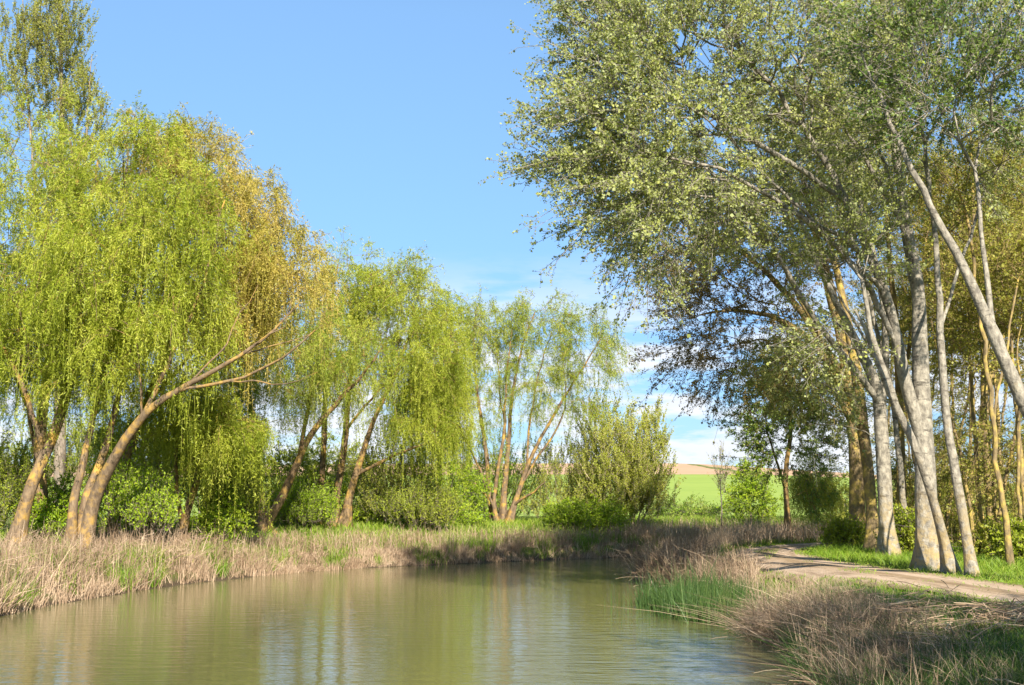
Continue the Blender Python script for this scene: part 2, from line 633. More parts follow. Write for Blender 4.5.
po = tag(mesh_obj('path', PV, grid_faces(NU, len(pc)), path_mat(), smooth=True), kind='structure')
at_ = po.data.attributes.new('across', 'FLOAT', 'POINT')
at_.data.foreach_set('value', PU.astype(np.float32))
at_ = po.data.attributes.new('along', 'FLOAT', 'POINT')
at_.data.foreach_set('value', np.repeat(np.arange(len(pc)), NU).astype(np.float32))


# water: a sheet between the banks, tucked a little under both
def water_mat():
    m, nt = new_mat('canal_water')
    g = N(nt, 'ShaderNodeTexCoord')
    P = g.outputs['Object']
    w1 = noise(nt, mapping(nt, P, (1.1, 3.4, 1), (0, 0, R(-6))), 1.0, 3, .5)
    w2 = noise(nt, mapping(nt, P, (4.0, 11.0, 1), (0, 0, R(5))), 1.0, 3, .55)
    calm = noise(nt, mapping(nt, P, (.10, .16, 1)), 1.0, 2)
    hgt = math_n(nt, 'ADD', math_n(nt, 'MULTIPLY', w1, 1.0), math_n(nt, 'MULTIPLY', w2, .30))
    b = N(nt, 'ShaderNodeBump')
    sp = N(nt, 'ShaderNodeSeparateXYZ')
    nt.links.new(P, sp.inputs[0])
    wind = math_n(nt, 'ADD', math_n(nt, 'MULTIPLY', sp.outputs[0], .20), math_n(nt, 'MULTIPLY', math_n(nt, 'SUBTRACT', 30.0, sp.outputs[1]), .06))
    wind = math_n(nt, 'ADD', wind, math_n(nt, 'MULTIPLY', math_n(nt, 'SUBTRACT', calm, .5), 1.2))
    nt.links.new(ramp(nt, wind, [(.35, (.42, .42, .42)), (1.0, (1, 1, 1))]), b.inputs['Strength'])
    b.inputs['Distance'].default_value = .027
    nt.links.new(hgt, b.inputs['Height'])
    murk = mix(nt, noise(nt, P, .25, 3), (.12, .118, .048), (.16, .15, .06))
    p = principled(nt, murk, .035, .5, b.outputs[0])
    p.inputs['IOR'].default_value = 1.333
    out(nt, p.outputs[0])
    return m


def offset(pl, d):
    t = unit(np.gradient(pl, axis=0))
    return pl + np.c_[-t[:, 1], t[:, 0]] * d


def by_arc(pl, n):
    s = np.r_[0, np.cumsum(np.linalg.norm(np.diff(pl, axis=0), axis=1))]
    q = np.linspace(0, s[-1], n)
    return np.c_[np.interp(q, s, pl[:, 0]), np.interp(q, s, pl[:, 1])]


NL = 160
l_, r_ = by_arc(offset(LEFT, 1.0), NL), by_arc(offset(RIGHT, -1.0), NL)
ts = np.linspace(0, 1, 9)
wv = np.stack([np.c_[l_ * (1 - t) + r_ * t, np.zeros(NL)] for t in ts], 1).reshape(-1, 3)
tag(mesh_obj('water', wv, grid_faces(len(ts), NL), water_mat(), smooth=True), kind='structure')


# ------------------------------------------------------------------ trees
class Skeleton:
    def __init__(self):
        self.P, self.par, self.len, self.r, self.main = [], [], [], [], []

    def add(self, p, par, r=0.0, main=-1):
        self.P.append(np.asarray(p, float))
        self.par.append(par)
        self.len.append(0.0 if par < 0 else self.len[par] + float(np.linalg.norm(self.P[-1] - self.P[par])))
        self.r.append(r)
        self.main.append(main)
        return len(self.P) - 1


def grow(stems, targets, bal=0.35, updown=0.6, step=0.55, jit=0.06, arch=0.25, skip=0.0):
    """stems: list of (points Nx4 incl. radius, parent (stem, fraction) or None). Connects every target to the cheapest point of the
    growing skeleton (short total length against short way to the root)."""
    sk = Skeleton()
    ids = []
    for si, (pts, par) in enumerate(stems):
        prev = -1
        if par is not None:
            cand = ids[par]
            dd = [np.linalg.norm(sk.P[k] - pts[0, :3]) for k in cand]
            j = int(np.argmin(dd))
            back = 0.0
            while j > 1 and back < 1.5 * pts[0, 3] + .25:
                back += np.linalg.norm(sk.P[cand[j]] - sk.P[cand[j - 1]])
                j -= 1
            prev = cand[j]
            pts = np.vstack([np.r_[sk.P[prev], pts[0, 3] * .8], np.r_[sk.P[prev] * .45 + pts[1, :3] * .55 + np.array([0, 0, .04]), pts[0, 3] * .5 + pts[1, 3] * .5], pts[1:]])
        q = spline(pts, step * .7)
        nj = len(q)
        q[1:-1, :3] += rng.normal(0, jit * .5, (nj - 2, 3)) * np.clip(1.25 - q[1:-1, 3:] * 9, .12, 1)
        if par is not None:
            q = q[1:]
        mine = []
        for p in q:
            prev = sk.add(p[:3], prev, p[3], si)
            mine.append(prev)
        ids.append(mine)
    maxn = len(sk.P) + len(targets) * 14
    P = np.zeros((maxn, 3))
    Ln = np.zeros(maxn)
    n = len(sk.P)
    P[:n] = np.array(sk.P)
    Ln[:n] = sk.len
    ok = np.ones(maxn, bool)
    if skip > 0:                        # nothing sprouts from the foot of the stems
        z0 = P[:n, 2].min()
        ok[:n] = (P[:n, 2] - z0) > skip
    d0 = np.array([np.linalg.norm(P[:n] - t, axis=1).min() for t in targets])
    tips = []
    for ti in np.argsort(d0):
        t = targets[ti]
        dv = t - P[:n]
        d = np.linalg.norm(dv, axis=1)
        cost = d + bal * Ln[:n] + updown * np.maximum(0, -dv[:, 2]) + np.where(ok[:n], 0, 1e3)
        k = int(np.argmin(cost))
        dist = d[k]
        m = int(np.clip(dist / step, 1, 12))
        a, b = P[k], t
        if sk.par[k] >= 0:
            pd = P[k] - P[sk.par[k]]
            pd = pd / (np.linalg.norm(pd) + 1e-9)
        else:
            pd = np.array([0, 0, 1.])
        c = a + (pd * .30 + np.array([0, 0, arch])) * dist * .7 + (b - a) * .25 + rng.normal(0, jit * dist, 3)
        prev = k
        for s in range(1, m + 1):
            u = s / m
            p = a * (1 - u) ** 2 + 2 * c * u * (1 - u) + b * u * u
            if s < m:
                p = p + rng.normal(0, jit * .5, 3)
            prev = sk.add(p, prev)
            P[n] = p
            Ln[n] = sk.len[prev]
            n += 1
        tips.append(prev)
    return sk, tips, ids


def finish_radii(sk, rtip, power=2.35):
    n = len(sk.P)
    acc = np.zeros(n)
    for i in range(n - 1, -1, -1):
        r = max(acc[i], rtip ** power)
        acc[i] = r
        if sk.par[i] >= 0:
            acc[sk.par[i]] += r
    rr = acc ** (1 / power)
    for i in range(n):
        if sk.main[i] >= 0:
            rr[i] = max(sk.r[i], min(rr[i], sk.r[i] * 1.15))
    for i in range(n):                   # a branch is never thicker than what carries it
        p = sk.par[i]
        if p >= 0 and sk.main[i] < 0:
            rr[i] = min(rr[i], rr[p] * .82 if sk.main[p] >= 0 else rr[p])
    return rr


def branch_mesh(buf, sk, rr, minr=0.0):
    n = len(sk.P)
    kids = [[] for _ in range(n)]
    for i in range(n):
        if sk.par[i] >= 0 and sk.main[i] < 0:
            kids[sk.par[i]].append(i)
    starts = []
    for i in range(n):
        if sk.main[i] >= 0:
            starts += [(i, k) for k in kids[i]]
    while starts:
        p, k = starts.pop()
        chain, rad = [sk.P[p]], [rr[k]]
        while True:
            chain.append(sk.P[k])
            rad.append(rr[k])
            ks = kids[k]
            if not ks:
                break
            best = max(ks, key=lambda q: rr[q])
            starts += [(k, q) for q in ks if q != best]
            k = best
        r0 = rad[0]
        if r0 < minr:
            continue
        add_tube(buf, np.array(chain), np.array(rad), 8 if r0 > .05 else 5 if r0 > .02 else 3)


def blob_targets(blobs, n):
    """blobs: (centre, (rx, ry, rz), weight). Points biased to the outer part of each."""
    w = np.array([b[2] * (b[1][0] * b[1][1] * b[1][2]) ** .75 for b in blobs])
    cnt = rng.multinomial(n, w / w.sum())
    o, ci = [], []
    for b, c in zip(blobs, cnt):
        d = rand_dirs(c, .1)
        r = rng.uniform(.12, 1.0, c) ** .55
        r *= 1 + rng.normal(0, .10, c)
        o.append(np.asarray(b[0]) + d * r[:, None] * np.asarray(b[1]))
        ci.append(np.repeat(np.asarray(b[0])[None], c, 0))
    return np.concatenate(o), np.concatenate(ci)


def curve_pts(S, D, L, k, sag):
    t = np.linspace(0, 1, k)[None, :, None]
    P = S[:, None] + D[:, None] * L[:, None, None] * t
    P[:, :, 2] -= (sag[:, None] * L[:, None]) * t[:, :, 0] ** 2
    return P


def along(P, cnt):
    """cnt random places on each polyline of P (n,k,3) -> points, directions, index."""
    n, k, _ = P.shape
    idx = np.repeat(np.arange(n), cnt)
    t = rng.uniform(.06, 1, len(idx)) * (k - 1)
    i = np.minimum(t.astype(int), k - 2)
    f = (t - i)[:, None]
    a, b = P[idx, i], P[idx, i + 1]
    return a * (1 - f) + b * f, unit(b - a), idx


def leafy(crown, twig, T, C, kind, dens, z0):
    n = len(T)
    if kind == 'willow':                     # arching branchlets hung with withies
        per, wn = 2, 7
        S = np.repeat(T, per, 0) + rng.normal(0, .02, (n * per, 3))
        out_ = S - np.repeat(C, per, 0)
        out_[:, 2] = out_[:, 2] * .5 + .25
        D = unit(unit(out_) * .8 + rand_dirs(len(S), .2) * .6)
        L = rng.uniform(.5, 1.25, len(S))
        P0 = curve_pts(S, D, L, 5, rng.uniform(.35, .8, len(S)))
        add_twigs(twig, P0[:, ::2], .010, .005)
        lo, hi = np.percentile(T[:, 2], 5), np.percentile(T[:, 2], 97)
        base = np.repeat(rng.normal(.5, .17, n), per)
        Q, U0, idx = along(P0, np.full(len(S), wn))
        hf = np.clip((Q[:, 2] - lo) / max(hi - lo, 1), 0, 1)
        drop = (rng.gamma(2.0, .24, len(Q)) + .12) * (1.5 - 1.1 * hf)
        drop = np.minimum(drop, np.maximum(.3, (Q[:, 2] - z0) * .8))
        A = rng.uniform(.12, .5, len(Q))
        Dw = unit(U0 * .7 + rand_dirs(len(Q), .2) * .8)
        k = 6
        t = np.linspace(0, 1, k)[None, :]
        P = Q[:, None] + Dw[:, None] * (A[:, None] * (1 - (1 - t) ** 1.7))[..., None]
        P[:, :, 2] += .25 * A[:, None] * np.sin(t * 2.4) - drop[:, None] * t ** 1.6
        P[:, :, :2] += np.cumsum(rng.normal(0, .03, (len(Q), k, 2)), 1)
        add_ribbons(crown, P[:, ::5], np.repeat(np.array([[.011, .006]]), len(Q), 0), (base[idx] + .15).clip(0, 1))
        cnt = rng.poisson(dens * (A + drop) * 21).clip(4)
        Cn, U, i2 = along(P, cnt)
        U = unit(U * .75 + rand_dirs(len(U), -.05) * .85)
        m = len(Cn)
        add_leaves(crown, Cn, U, rng.uniform(.08, .16, m), rng.uniform(.020, .034, m), (base[idx][i2] + rng.normal(0, .14, m)).clip(0, 1))
    elif kind == 'poplar':                   # leafy sprays: a branchlet, short side twigs close along it, leaves round them
        per, wn = 2, 9
        S = np.repeat(T, per, 0) + rng.normal(0, .02, (n * per, 3))
        o_ = unit(S - np.repeat(C, per, 0))
        g_ = S - (T.mean(0) - np.array([0, 0, 1.5]))
        g_[:, 2] *= .6
        D = unit(o_ * .45 + unit(g_) * .75 + rand_dirs(len(S), .25) * .45)
        L = rng.uniform(.7, 1.6, len(S))
        P0 = curve_pts(S, D, L, 6, rng.uniform(-.12, .3, len(S)))
        add_twigs(twig, P0[:, ::5], .010, .004)
        base = np.repeat(rng.normal(.5, .17, n), per)
        Q, U0, idx = along(P0, np.full(len(S), wn))
        Dw = unit(U0 * .8 + rand_dirs(len(Q), .1) * .75)
        Lw = rng.uniform(.12, .38, len(Q))
        P = curve_pts(Q, Dw, Lw, 3, rng.uniform(0, .3, len(Q)))
        add_twigs(twig, P[:, ::2], .005, .003)
        cnt = rng.poisson(dens * 8.5 * (.4 + Lw / .3)).clip(2)
        Cn, U, i2 = along(P, cnt)
        U = unit(U * .5 + rand_dirs(len(U), -.1))
        m = len(Cn)
        Cn = Cn + U * .02
        sz = .026 + rng.gamma(3, .0095, m)
        add_leaves(crown, Cn, U, sz, sz * .85, (base[idx][i2] + rng.normal(0, .16, m)).clip(0, 1), .3)
    elif kind == 'upright':                  # steep sprays
        per = 5
        S = np.repeat(T, per, 0) + rng.normal(0, .03, (n * per, 3))
        o_ = unit(S - np.repeat(C, per, 0))
        D = unit(o_ * .25 + rand_dirs(len(S), .2) * .35 + np.array([0, 0, .9]))
        L = rng.uniform(.5, 1.2, len(S))
        P = curve_pts(S, D, L, 4, np.full(len(S), .05))
        add_twigs(twig, P[:, ::3], .006, .003)
        cnt = rng.poisson(dens * L * 15).clip(2)
        Cn, U, idx = along(P, cnt)
        U = unit(U * .5 + rand_dirs(len(U), .1))
        m = len(Cn)
        s = rng.uniform(.07, .12, m)
        add_leaves(crown, Cn, U, s, s * .5, rng.normal(.5, .2, m).clip(0, 1))
    else:                                    # 'bush'
        per = 6
        S = np.repeat(T, per, 0) + rng.normal(0, .03, (n * per, 3))
        o_ = unit(S - np.repeat(C, per, 0))
        D = unit(o_ * .5 + rand_dirs(len(S), .5) * .8)
        L = rng.uniform(.25, .75, len(S))
        P = curve_pts(S, D, L, 4, rng.uniform(0, .5, len(S)))
        add_twigs(twig, P[:, ::3], .006, .003)
        cnt = rng.poisson(dens * L * 26).clip(3)
        Cn, U, idx = along(P, cnt)
        U = unit(U * .6 + rand_dirs(len(U)))
        m = len(Cn)
        s = rng.uniform(.06, .12, m)
        base = rng.normal(.5, .15, n)[np.repeat(np.arange(n), per)][idx]
        add_leaves(crown, Cn, U, s, s * .55, (base + rng.normal(0, .15, m)).clip(0, 1))


STAT = []


def tree(name, label, cat, group, Y, stems, blobs, ntarget, kind, leaf, bark, dens=1.0, bal=.35, updown=.6, arch=.25,
         rtip=.0085, skip=1.2, flare=True, bare=None, world=False, crown_name='crown', rs=1.0):
    """stems: lists of (px, py, dY, radius) [+ parent index]; blobs: (px, py, rx_px, rz_px, dY, ry_m, weight[, leaf kind])."""
    def pt(p):
        return at(p[0], p[1], Y + p[2]) if not world else np.array(p[:3], float)

    st = []
    for s in stems:
        pts, par = s if isinstance(s, tuple) else (s, None)
        q = [np.r_[pt(p), p[3] * rs] for p in pts]
        if par is None:
            foot = q[0]
            g = h1(foot[0], foot[1])
            if foot[2] > g - .05:
                d = q[0] - q[1]
                f = foot.copy()
                f[:2] += d[:2] / max(.3, abs(d[2])) * max(0, foot[2] - g) * .6
                f[2] = g - .15
                if foot[2] - g > .5:
                    q.insert(0, f)
                else:
                    q[0] = f
            else:
                q[0][2] = g - .15
            if flare:
                e = q[0].copy()
                u = (q[1] - q[0])[:3]
                u = u / np.linalg.norm(u)
                e2 = np.r_[q[0][:3] + u * .9, q[0][3] * .98]
                q[0][3] *= 1.35
                if np.linalg.norm((q[1] - q[0])[:3]) > 1.6:
                    q.insert(1, e2)
        st.append((np.array(q), par))
    root = st[0][0][0][:3].copy()
    root[2] += .15
    sc = Y / F
    bl = []
    for b in blobs:
        if world:
            bl.append((np.array(b[:3], float), b[3], b[4]))
        else:
            bl.append((at(b[0], b[1], Y + b[4]), (b[2] * sc, b[5], b[3] * sc), b[6] if len(b) > 6 else 1.0))
    T, C = blob_targets(bl, ntarget)
    gz = height(T[:, 0], T[:, 1])
    T[:, 2] = np.maximum(T[:, 2], gz + rng.uniform(.2, .6, len(T)))
    sk, tips, ids = grow(st, T, bal=bal, updown=updown, arch=arch, skip=skip)
    rr = finish_radii(sk, rtip)
    e = empty(name, root, label, cat, group)
    for si, mine in enumerate(ids):
        bf = Buf()
        P = np.array([sk.P[i] for i in mine])
        rad = np.array([rr[i] for i in mine])
        if st[si][1] is not None:
            p0 = sk.par[mine[0]]
            P = np.vstack([sk.P[p0], P])
            rad = np.r_[rad[0], rad]
        add_tube(bf, P, rad, 16 if rad[0] > .12 else 8, .06 if rad[0] > .1 else .03, st[si][1] is None and rad[0] > .2)
        bf.build('trunk' if st[si][1] is None else 'limb', M[bark], e, True)
    tw = Buf()
    branch_mesh(tw, sk, rr)
    cr = Buf()
    nb = int(len(T) * (bare or 0))
    leafy(cr, tw, T[nb:], C[nb:], kind, dens, h1(root[0], root[1]))
    tw.build('branches', M[bark], e, True)
    cr.build(crown_name, M[leaf], e)
    STAT.append((label[:40], len(T), sum(len(v) for v in cr.V) // 4))
    return e


GW = 'weeping willows on the far bank'
GP = 'white poplars along the towpath'
GU = 'green bushes under the willows'
GO = 'thin yellowish trees of the wood'
VF, VD, VL, VC, VW, VR = None, None, None, None, None, None
# --- left bank willows, from the left edge of the photo to the right
tree('willow_tree', 'weeping willow with a single ochre trunk leaning right at the left edge', 'tree', GW, 40,
     [[(14, 548, 0, .30), (30, 490, 0, .25), (55, 430, .3, .21), (72, 370, .6, .17), (80, 300, 1, .13), (82, 220, 1, .09), (70, 140, 1, .05)],
      ([(52, 440, 0, .13), (20, 380, -.6, .1), (-10, 320, -1, .07), (-30, 250, -1, .05)], 0)],
     [(30, 170, 75, 85, 1, 3.6), (-20, 270, 95, 110, .5, 4), (70, 260, 70, 110, -.5, 3.6), (20, 330, 95, 60, .6, 3.2, .7), (-90, 330, 80, 90, 0, 3.5, .6), (95, 310, 45, 50, -.5, 2, .6)],
     500, 'willow', 'willow_leaf', 'willow_bark', dens=.85, rs=.8)
tree('willow_tree', 'weeping willow with an upright dark trunk between the ochre leaning trunk and the three-stemmed willow', 'tree', GW, 43,
     [[(42, 545, 0, .27), (41, 500, 0, .23), (40, 440, 0, .2), (48, 370, 0, .16), (62, 290, 0, .12), (88, 210, .4, .07), (98, 160, .6, .04)],
      ([(41, 470, 0, .09), (30, 420, .4, .06), (12, 370, .8, .04)], 0)],
     [(95, 215, 45, 75, 1, 3), (70, 310, 60, 70, 1, 3), (20, 300, 60, 70, 2, 3), (60, 385, 60, 30, 1.5, 2.4, .35)],
     330, 'willow', 'willow_green', 'willow_bark', dens=.9)
tree('willow_tree', 'large three-stemmed willow whose longest limb leans far right, with golden outer crown', 'tree', GW, 39,
     [[(70, 548, 0, .27), (74, 500, 0, .2), (86, 450, .3, .15), (98, 390, .6, .12), (105, 310, .8, .09), (118, 220, .8, .06), (128, 150, .8, .03)],
      [(78, 548, .2, .28), (88, 495, .4, .22), (103, 455, .8, .17), (118, 400, 1.4, .13), (135, 320, 2, .1), (150, 230, 2.2, .06), (160, 150, 2.4, .03)],
      [(84, 548, -.3, .34), (94, 500, -.5, .27), (118, 452, -1, .22), (142, 418, -1.4, .18), (165, 398, -1.7, .14), (215, 370, -2, .10), (262, 340, -2, .06), (298, 305, -2, .03)],
      ([(150, 410, -1.4, .12), (175, 350, -1, .09), (205, 280, -.8, .06), (225, 200, -.6, .03)], 2),
      ([(188, 388, -1.8, .08), (245, 378, -2.4, .06), (290, 352, -2.8, .04), (315, 330, -3, .025)], 2),
      ([(205, 376, -2, .05), (228, 345, -1.6, .035), (240, 312, -1.4, .022), (258, 285, -1.3, .01)], 2),
      ([(235, 358, -2, .045), (268, 345, -1.6, .03), (300, 338, -1.2, .018), (322, 325, -1, .008)], 2),
      ([(240, 379, -2.4, .04), (272, 384, -2.8, .028), (300, 380, -3.1, .015), (318, 372, -3.3, .007)], 4),
      ([(262, 340, -2, .035), (284, 325, -2.4, .02), (292, 300, -2.5, .012), (306, 282, -2.6, .006)], 2),
      ([(150, 410, -1.4, .05), (140, 370, -1.8, .04), (136, 330, -2, .025), (142, 290, -2.1, .012)], 2)],
     [(140, 165, 55, 55, .8, 3.2), (120, 265, 60, 80, 0, 3.4), (180, 250, 50, 80, -.5, 3), (150, 325, 60, 50, -.6, 2.4, .9), (90, 355, 45, 40, .4, 2, .8)],
     540, 'willow', 'willow_leaf', 'willow_bark', dens=.85, rs=.72)
tree('willow_tree', 'golden willow in catkin arching over the far bank, orange against the blue sky', 'tree', GW, 43,
     [[(108, 545, 0, .2), (118, 490, .2, .17), (140, 420, .4, .14), (165, 350, .4, .11), (185, 270, .2, .08), (190, 190, 0, .045)],
      ([(160, 365, .3, .08), (205, 300, .2, .06), (245, 240, 0, .04), (262, 200, 0, .025)], 0),
      ([(150, 395, .3, .08), (205, 340, -.2, .06), (260, 300, -.4, .045), (300, 270, -.5, .03)], 0)],
     [(190, 170, 52, 50, 0, 2.6), (235, 215, 48, 50, 0, 2.6), (285, 275, 40, 50, -.5, 2.2), (225, 290, 55, 55, -.3, 2.4, .9), (160, 140, 35, 30, 0, 2)],
     560, 'willow', 'golden_leaf', 'golden_bark', dens=.8, arch=.35)
tree('willow_tree', 'slim dark willow trunk in the leafy gap left of the forked trunk', 'tree', GW, 50,
     [[(166, 542, 0, .17), (163, 500, 0, .14), (158, 465, 0, .12), (160, 420, 0, .09), (165, 360, 0, .05)],
      ([(159, 480, 0, .07), (140, 455, -.3, .05), (120, 440, -.6, .03)], 0)],
     [(165, 410, 42, 45, 0, 2.2), (130, 435, 26, 25, -.4, 1.6)],
     110, 'willow', 'willow_green', 'willow_bark', dens=1)
tree('willow_tree', 'low willow on a forked orange trunk behind a bright curtain of withies', 'tree', GW, 44,
     [[(182, 545, 0, .16), (186, 515, 0, .14), (196, 485, 0, .12), (203, 445, 0, .09), (210, 400, 0, .06)],
      ([(185, 520, 0, .1), (177, 490, 0, .08), (176, 450, .2, .06), (180, 400, .4, .04)], 0)],
     [(205, 420, 40, 28, -.6, 1.8), (180, 410, 40, 35, .4, 2), (225, 430, 28, 30, -1, 1.5)],
     170, 'willow', 'willow_leaf', 'golden_bark', dens=1.0)
tree('willow_tree', 'willow forking into a wide V from a knotted stump above the dry grass', 'tree', GW, 53,
     [[(264, 545, 0, .40), (263, 522, 0, .30), (259, 490, 0, .2), (256, 450, .2, .17), (250, 400, .4, .13), (246, 350, .6, .09), (244, 300, .8, .05)],
      ([(266, 524, 0, .26), (283, 495, -.2, .22), (298, 462, -.4, .18), (310, 436, -.5, .16), (335, 405, -.7, .11), (362, 375, -.9, .07), (385, 345, -1, .04)], 0),
      ([(302, 452, -.4, .12), (307, 415, -.3, .1), (314, 370, 0, .08), (325, 310, .2, .05)], 1),
      ([(262, 500, 0, .09), (248, 487, -.4, .06), (238, 478, -.7, .03)], 0)],
     [(228, 430, 26, 45, .6, 1.6, .6), (250, 340, 38, 50, .5, 2.6), (300, 350, 45, 50, -.3, 2.6), (262, 400, 45, 30, -.8, 2, .5), (350, 360, 40, 35, -1, 2, .6), (225, 400, 28, 45, -.4, 2, .8)],
     440, 'willow', 'willow_green', 'golden_bark', dens=.75, rs=.85)
tree('willow_tree', 'tall rounded willow with several mossy orange stems right of the forked trunk', 'tree', GW, 58,
     [[(318, 540, .8, .26), (320, 500, .8, .2), (324, 440, .8, .17), (326, 370, .8, .12), (330, 310, .6, .08), (338, 265, .4, .04)],
      [(334, 540, 0, .3), (336, 500, 0, .22), (345, 440, 0, .19), (350, 380, -.2, .14), (362, 320, -.3, .1), (378, 270, -.4, .05)],
      [(343, 540, -.5, .3), (350, 495, -.5, .22), (362, 455, -.6, .17), (374, 420, -.8, .13), (395, 375, -1, .09), (415, 320, -1, .05)],
      ([(366, 470, -.6, .12), (395, 455, -1.2, .09), (412, 448, -1.5, .06), (430, 442, -1.8, .03)], 2),
      ([(348, 425, 0, .1), (372, 398, -.2, .07), (400, 365, -.6, .05), (425, 340, -.8, .03)], 1)],
     [(350, 285, 45, 42, 0, 3.2), (400, 300, 45, 45, -.5, 3), (335, 340, 35, 55, .6, 3, .6), (420, 355, 45, 45, -1, 2.8), (385, 395, 45, 28, -1.3, 2.2, .4), (418, 425, 30, 25, -1.6, 1.8, .7)],
     620, 'willow', 'willow_leaf', 'golden_bark', dens=.85, rs=.8)
tree('willow_tree', 'dense drooping willow with hidden stem between the rounded willow and the fan-shaped one', 'tree', GW, 63,
     [[(436, 540, 0, .2), (438, 490, 0, .17), (442, 430, 0, .13), (448, 370, 0, .08), (452, 320, 0, .04)]],
     [(444, 335, 26, 42, 0, 2.2), (428, 395, 30, 50, -.5, 2.2), (446, 400, 22, 45, -.5, 1.8)],
     290, 'willow', 'willow_leaf', 'willow_bark', dens=1.0)
tree('willow_tree', 'open fan-shaped willow whose dark orange stems spread from one foot by the shaded bank', 'tree', GW, 66,
     [[(496, 540, 0, .26), (490, 500, 0, .2), (486, 450, .2, .15), (478, 400, .5, .12), (474, 350, .8, .08), (476, 310, 1, .04)],
      [(503, 540, .3, .28), (504, 495, .3, .22), (508, 450, .4, .17), (512, 400, .4, .12), (520, 355, .4, .08), (535, 312, .4, .04)],
      [(508, 540, -.2, .26), (516, 500, -.3, .19), (530, 460, -.4, .15), (548, 425, -.6, .11), (572, 385, -.8, .08), (600, 340, -1, .04)],
      ([(500, 510, 0, .14), (520, 500, -.6, .1), (534, 492, -1, .07), (545, 482, -1.3, .03)], 1),
      ([(490, 490, 0, .1), (470, 480, -.5, .07), (455, 470, -1, .04)], 0),
      ([(522, 480, -.3, .1), (556, 430, -.6, .07), (566, 400, -.6, .05), (562, 350, -.5, .03)], 2),
      ([(509, 440, .3, .08), (500, 395, 0, .06), (498, 345, -.2, .03)], 1),
      [(498, 540, -.4, .2), (494, 505, -.6, .16), (498, 470, -.8, .13), (504, 430, -1, .1), (506, 380, -1.2, .07), (512, 330, -1.3, .04)],
      ([(530, 460, -.4, .1), (530, 420, 0, .08), (538, 375, .3, .06), (552, 330, .5, .03)], 2),
      ([(505, 505, -.4, .12), (480, 470, -1.2, .09), (462, 430, -1.6, .06), (455, 390, -1.8, .03)], 7)],
     [(468, 335, 30, 34, .4, 2.2), (490, 325, 38, 28, .6, 2.6), (540, 320, 42, 24, 0, 2.6), (590, 345, 34, 40, -.8, 2.4), (490, 380, 40, 40, .4, 2.6, .5), (565, 390, 38, 35, -.6, 2.4, .5), (470, 440, 25, 40, -.3, 1.8, .5), (530, 375, 40, 40, -.2, 2.6, .5)],
     500, 'willow', 'willow_green', 'willow_bark', dens=.72, rs=.72)
# --- the tall poplar behind them
tree('poplar_tree', 'very tall slender poplar with thin spring leaf rising above the willows, top left', 'tree', None, 60,
     [[(60, 530, 0, .33), (60, 400, 0, .26), (61, 250, 0, .18), (62, 120, 0, .12), (60, 0, 0, .07), (58, -70, 0, .02)],
      ([(61, 330, 0, .1), (40, 230, .5, .07), (28, 100, .8, .05), (22, -10, .9, .02)], 0),
      ([(61, 300, 0, .09), (82, 200, -.5, .06), (88, 110, -.7, .04), (92, 55, -.8, .02)], 0)],
     [(60, 40, 30, 100, 0, 1.8), (30, 70, 22, 90, .6, 1.4), (82, 130, 26, 65, -.5, 1.4), (58, 210, 40, 60, 0, 2, .7), (5, 60, 18, 60, 1, 1.2, .6)],
     640, 'upright', 'tall_leaf', 'grey_bark', dens=1.8, bal=.15, updown=1.5, arch=.5)

# --- understorey on the far bank
bushes = [
    (-12, 488, 60, 52, 44, 'bush_leaf', 'dark bush at the left edge behind the ochre willow trunk'),
    (58, 505, 32, 30, 43.5, 'bright_leaf', 'green bush behind the feet of the three-stemmed willow'),
    (124, 496, 36, 42, 42, 'bright_leaf', 'light green bush right of the three-stemmed willow'),
    (150, 462, 55, 44, 56, 'bush_leaf', 'tall shaded bush far behind the slim dark trunk'),
    (232, 496, 34, 38, 46, 'bush_leaf', 'bush low behind the bright curtain of withies'),
    (286, 480, 50, 42, 59, 'bush_leaf', 'bush seen through the wide V of the forked willow'),
    (302, 512, 38, 24, 55.5, 'bright_leaf', 'bright low bush at the foot of the forked willow'),
    (350, 502, 40, 34, 61, 'bright_leaf', 'bright bush behind the mossy orange stems'),
    (392, 478, 46, 48, 60, 'shrub_leaf', 'pale straggling bush right of the mossy orange stems'),
    (445, 492, 46, 44, 62, 'bright_leaf', 'rounded green bush left of the fan-shaped willow'),
    (562, 478, 46, 56, 68, 'shrub_leaf', 'yellow-green bush right of the fan-shaped willow'),
    (585, 514, 46, 22, 64, 'bright_leaf', 'low bright bush above the shaded bank'),
    (495, 482, 52, 50, 71, 'bright_leaf', 'bright bush glimpsed behind the stems of the fan-shaped willow'),
    (205, 446, 60, 34, 66, 'willow_green', 'yellow-green thicket far behind the low forked orange trunk'),
    (60, 455, 75, 42, 62, 'bush_leaf', 'tall green thicket far behind the dark upright trunk'),
    (330, 462, 60, 36, 74, 'willow_green', 'distant green thicket behind the rounded willow'),
    (150, 512, 22, 24, 41.3, 'bright_leaf', 'sunlit bush close behind the dry grass, right of the long leaning trunk'),
    (222, 512, 26, 26, 45, 'bright_leaf', 'sunlit bush close behind the dry grass, left of the forked willow'),
    (420, 512, 40, 20, 58, 'bush_leaf', 'low bush between the rounded willow and the dry grass'),
]
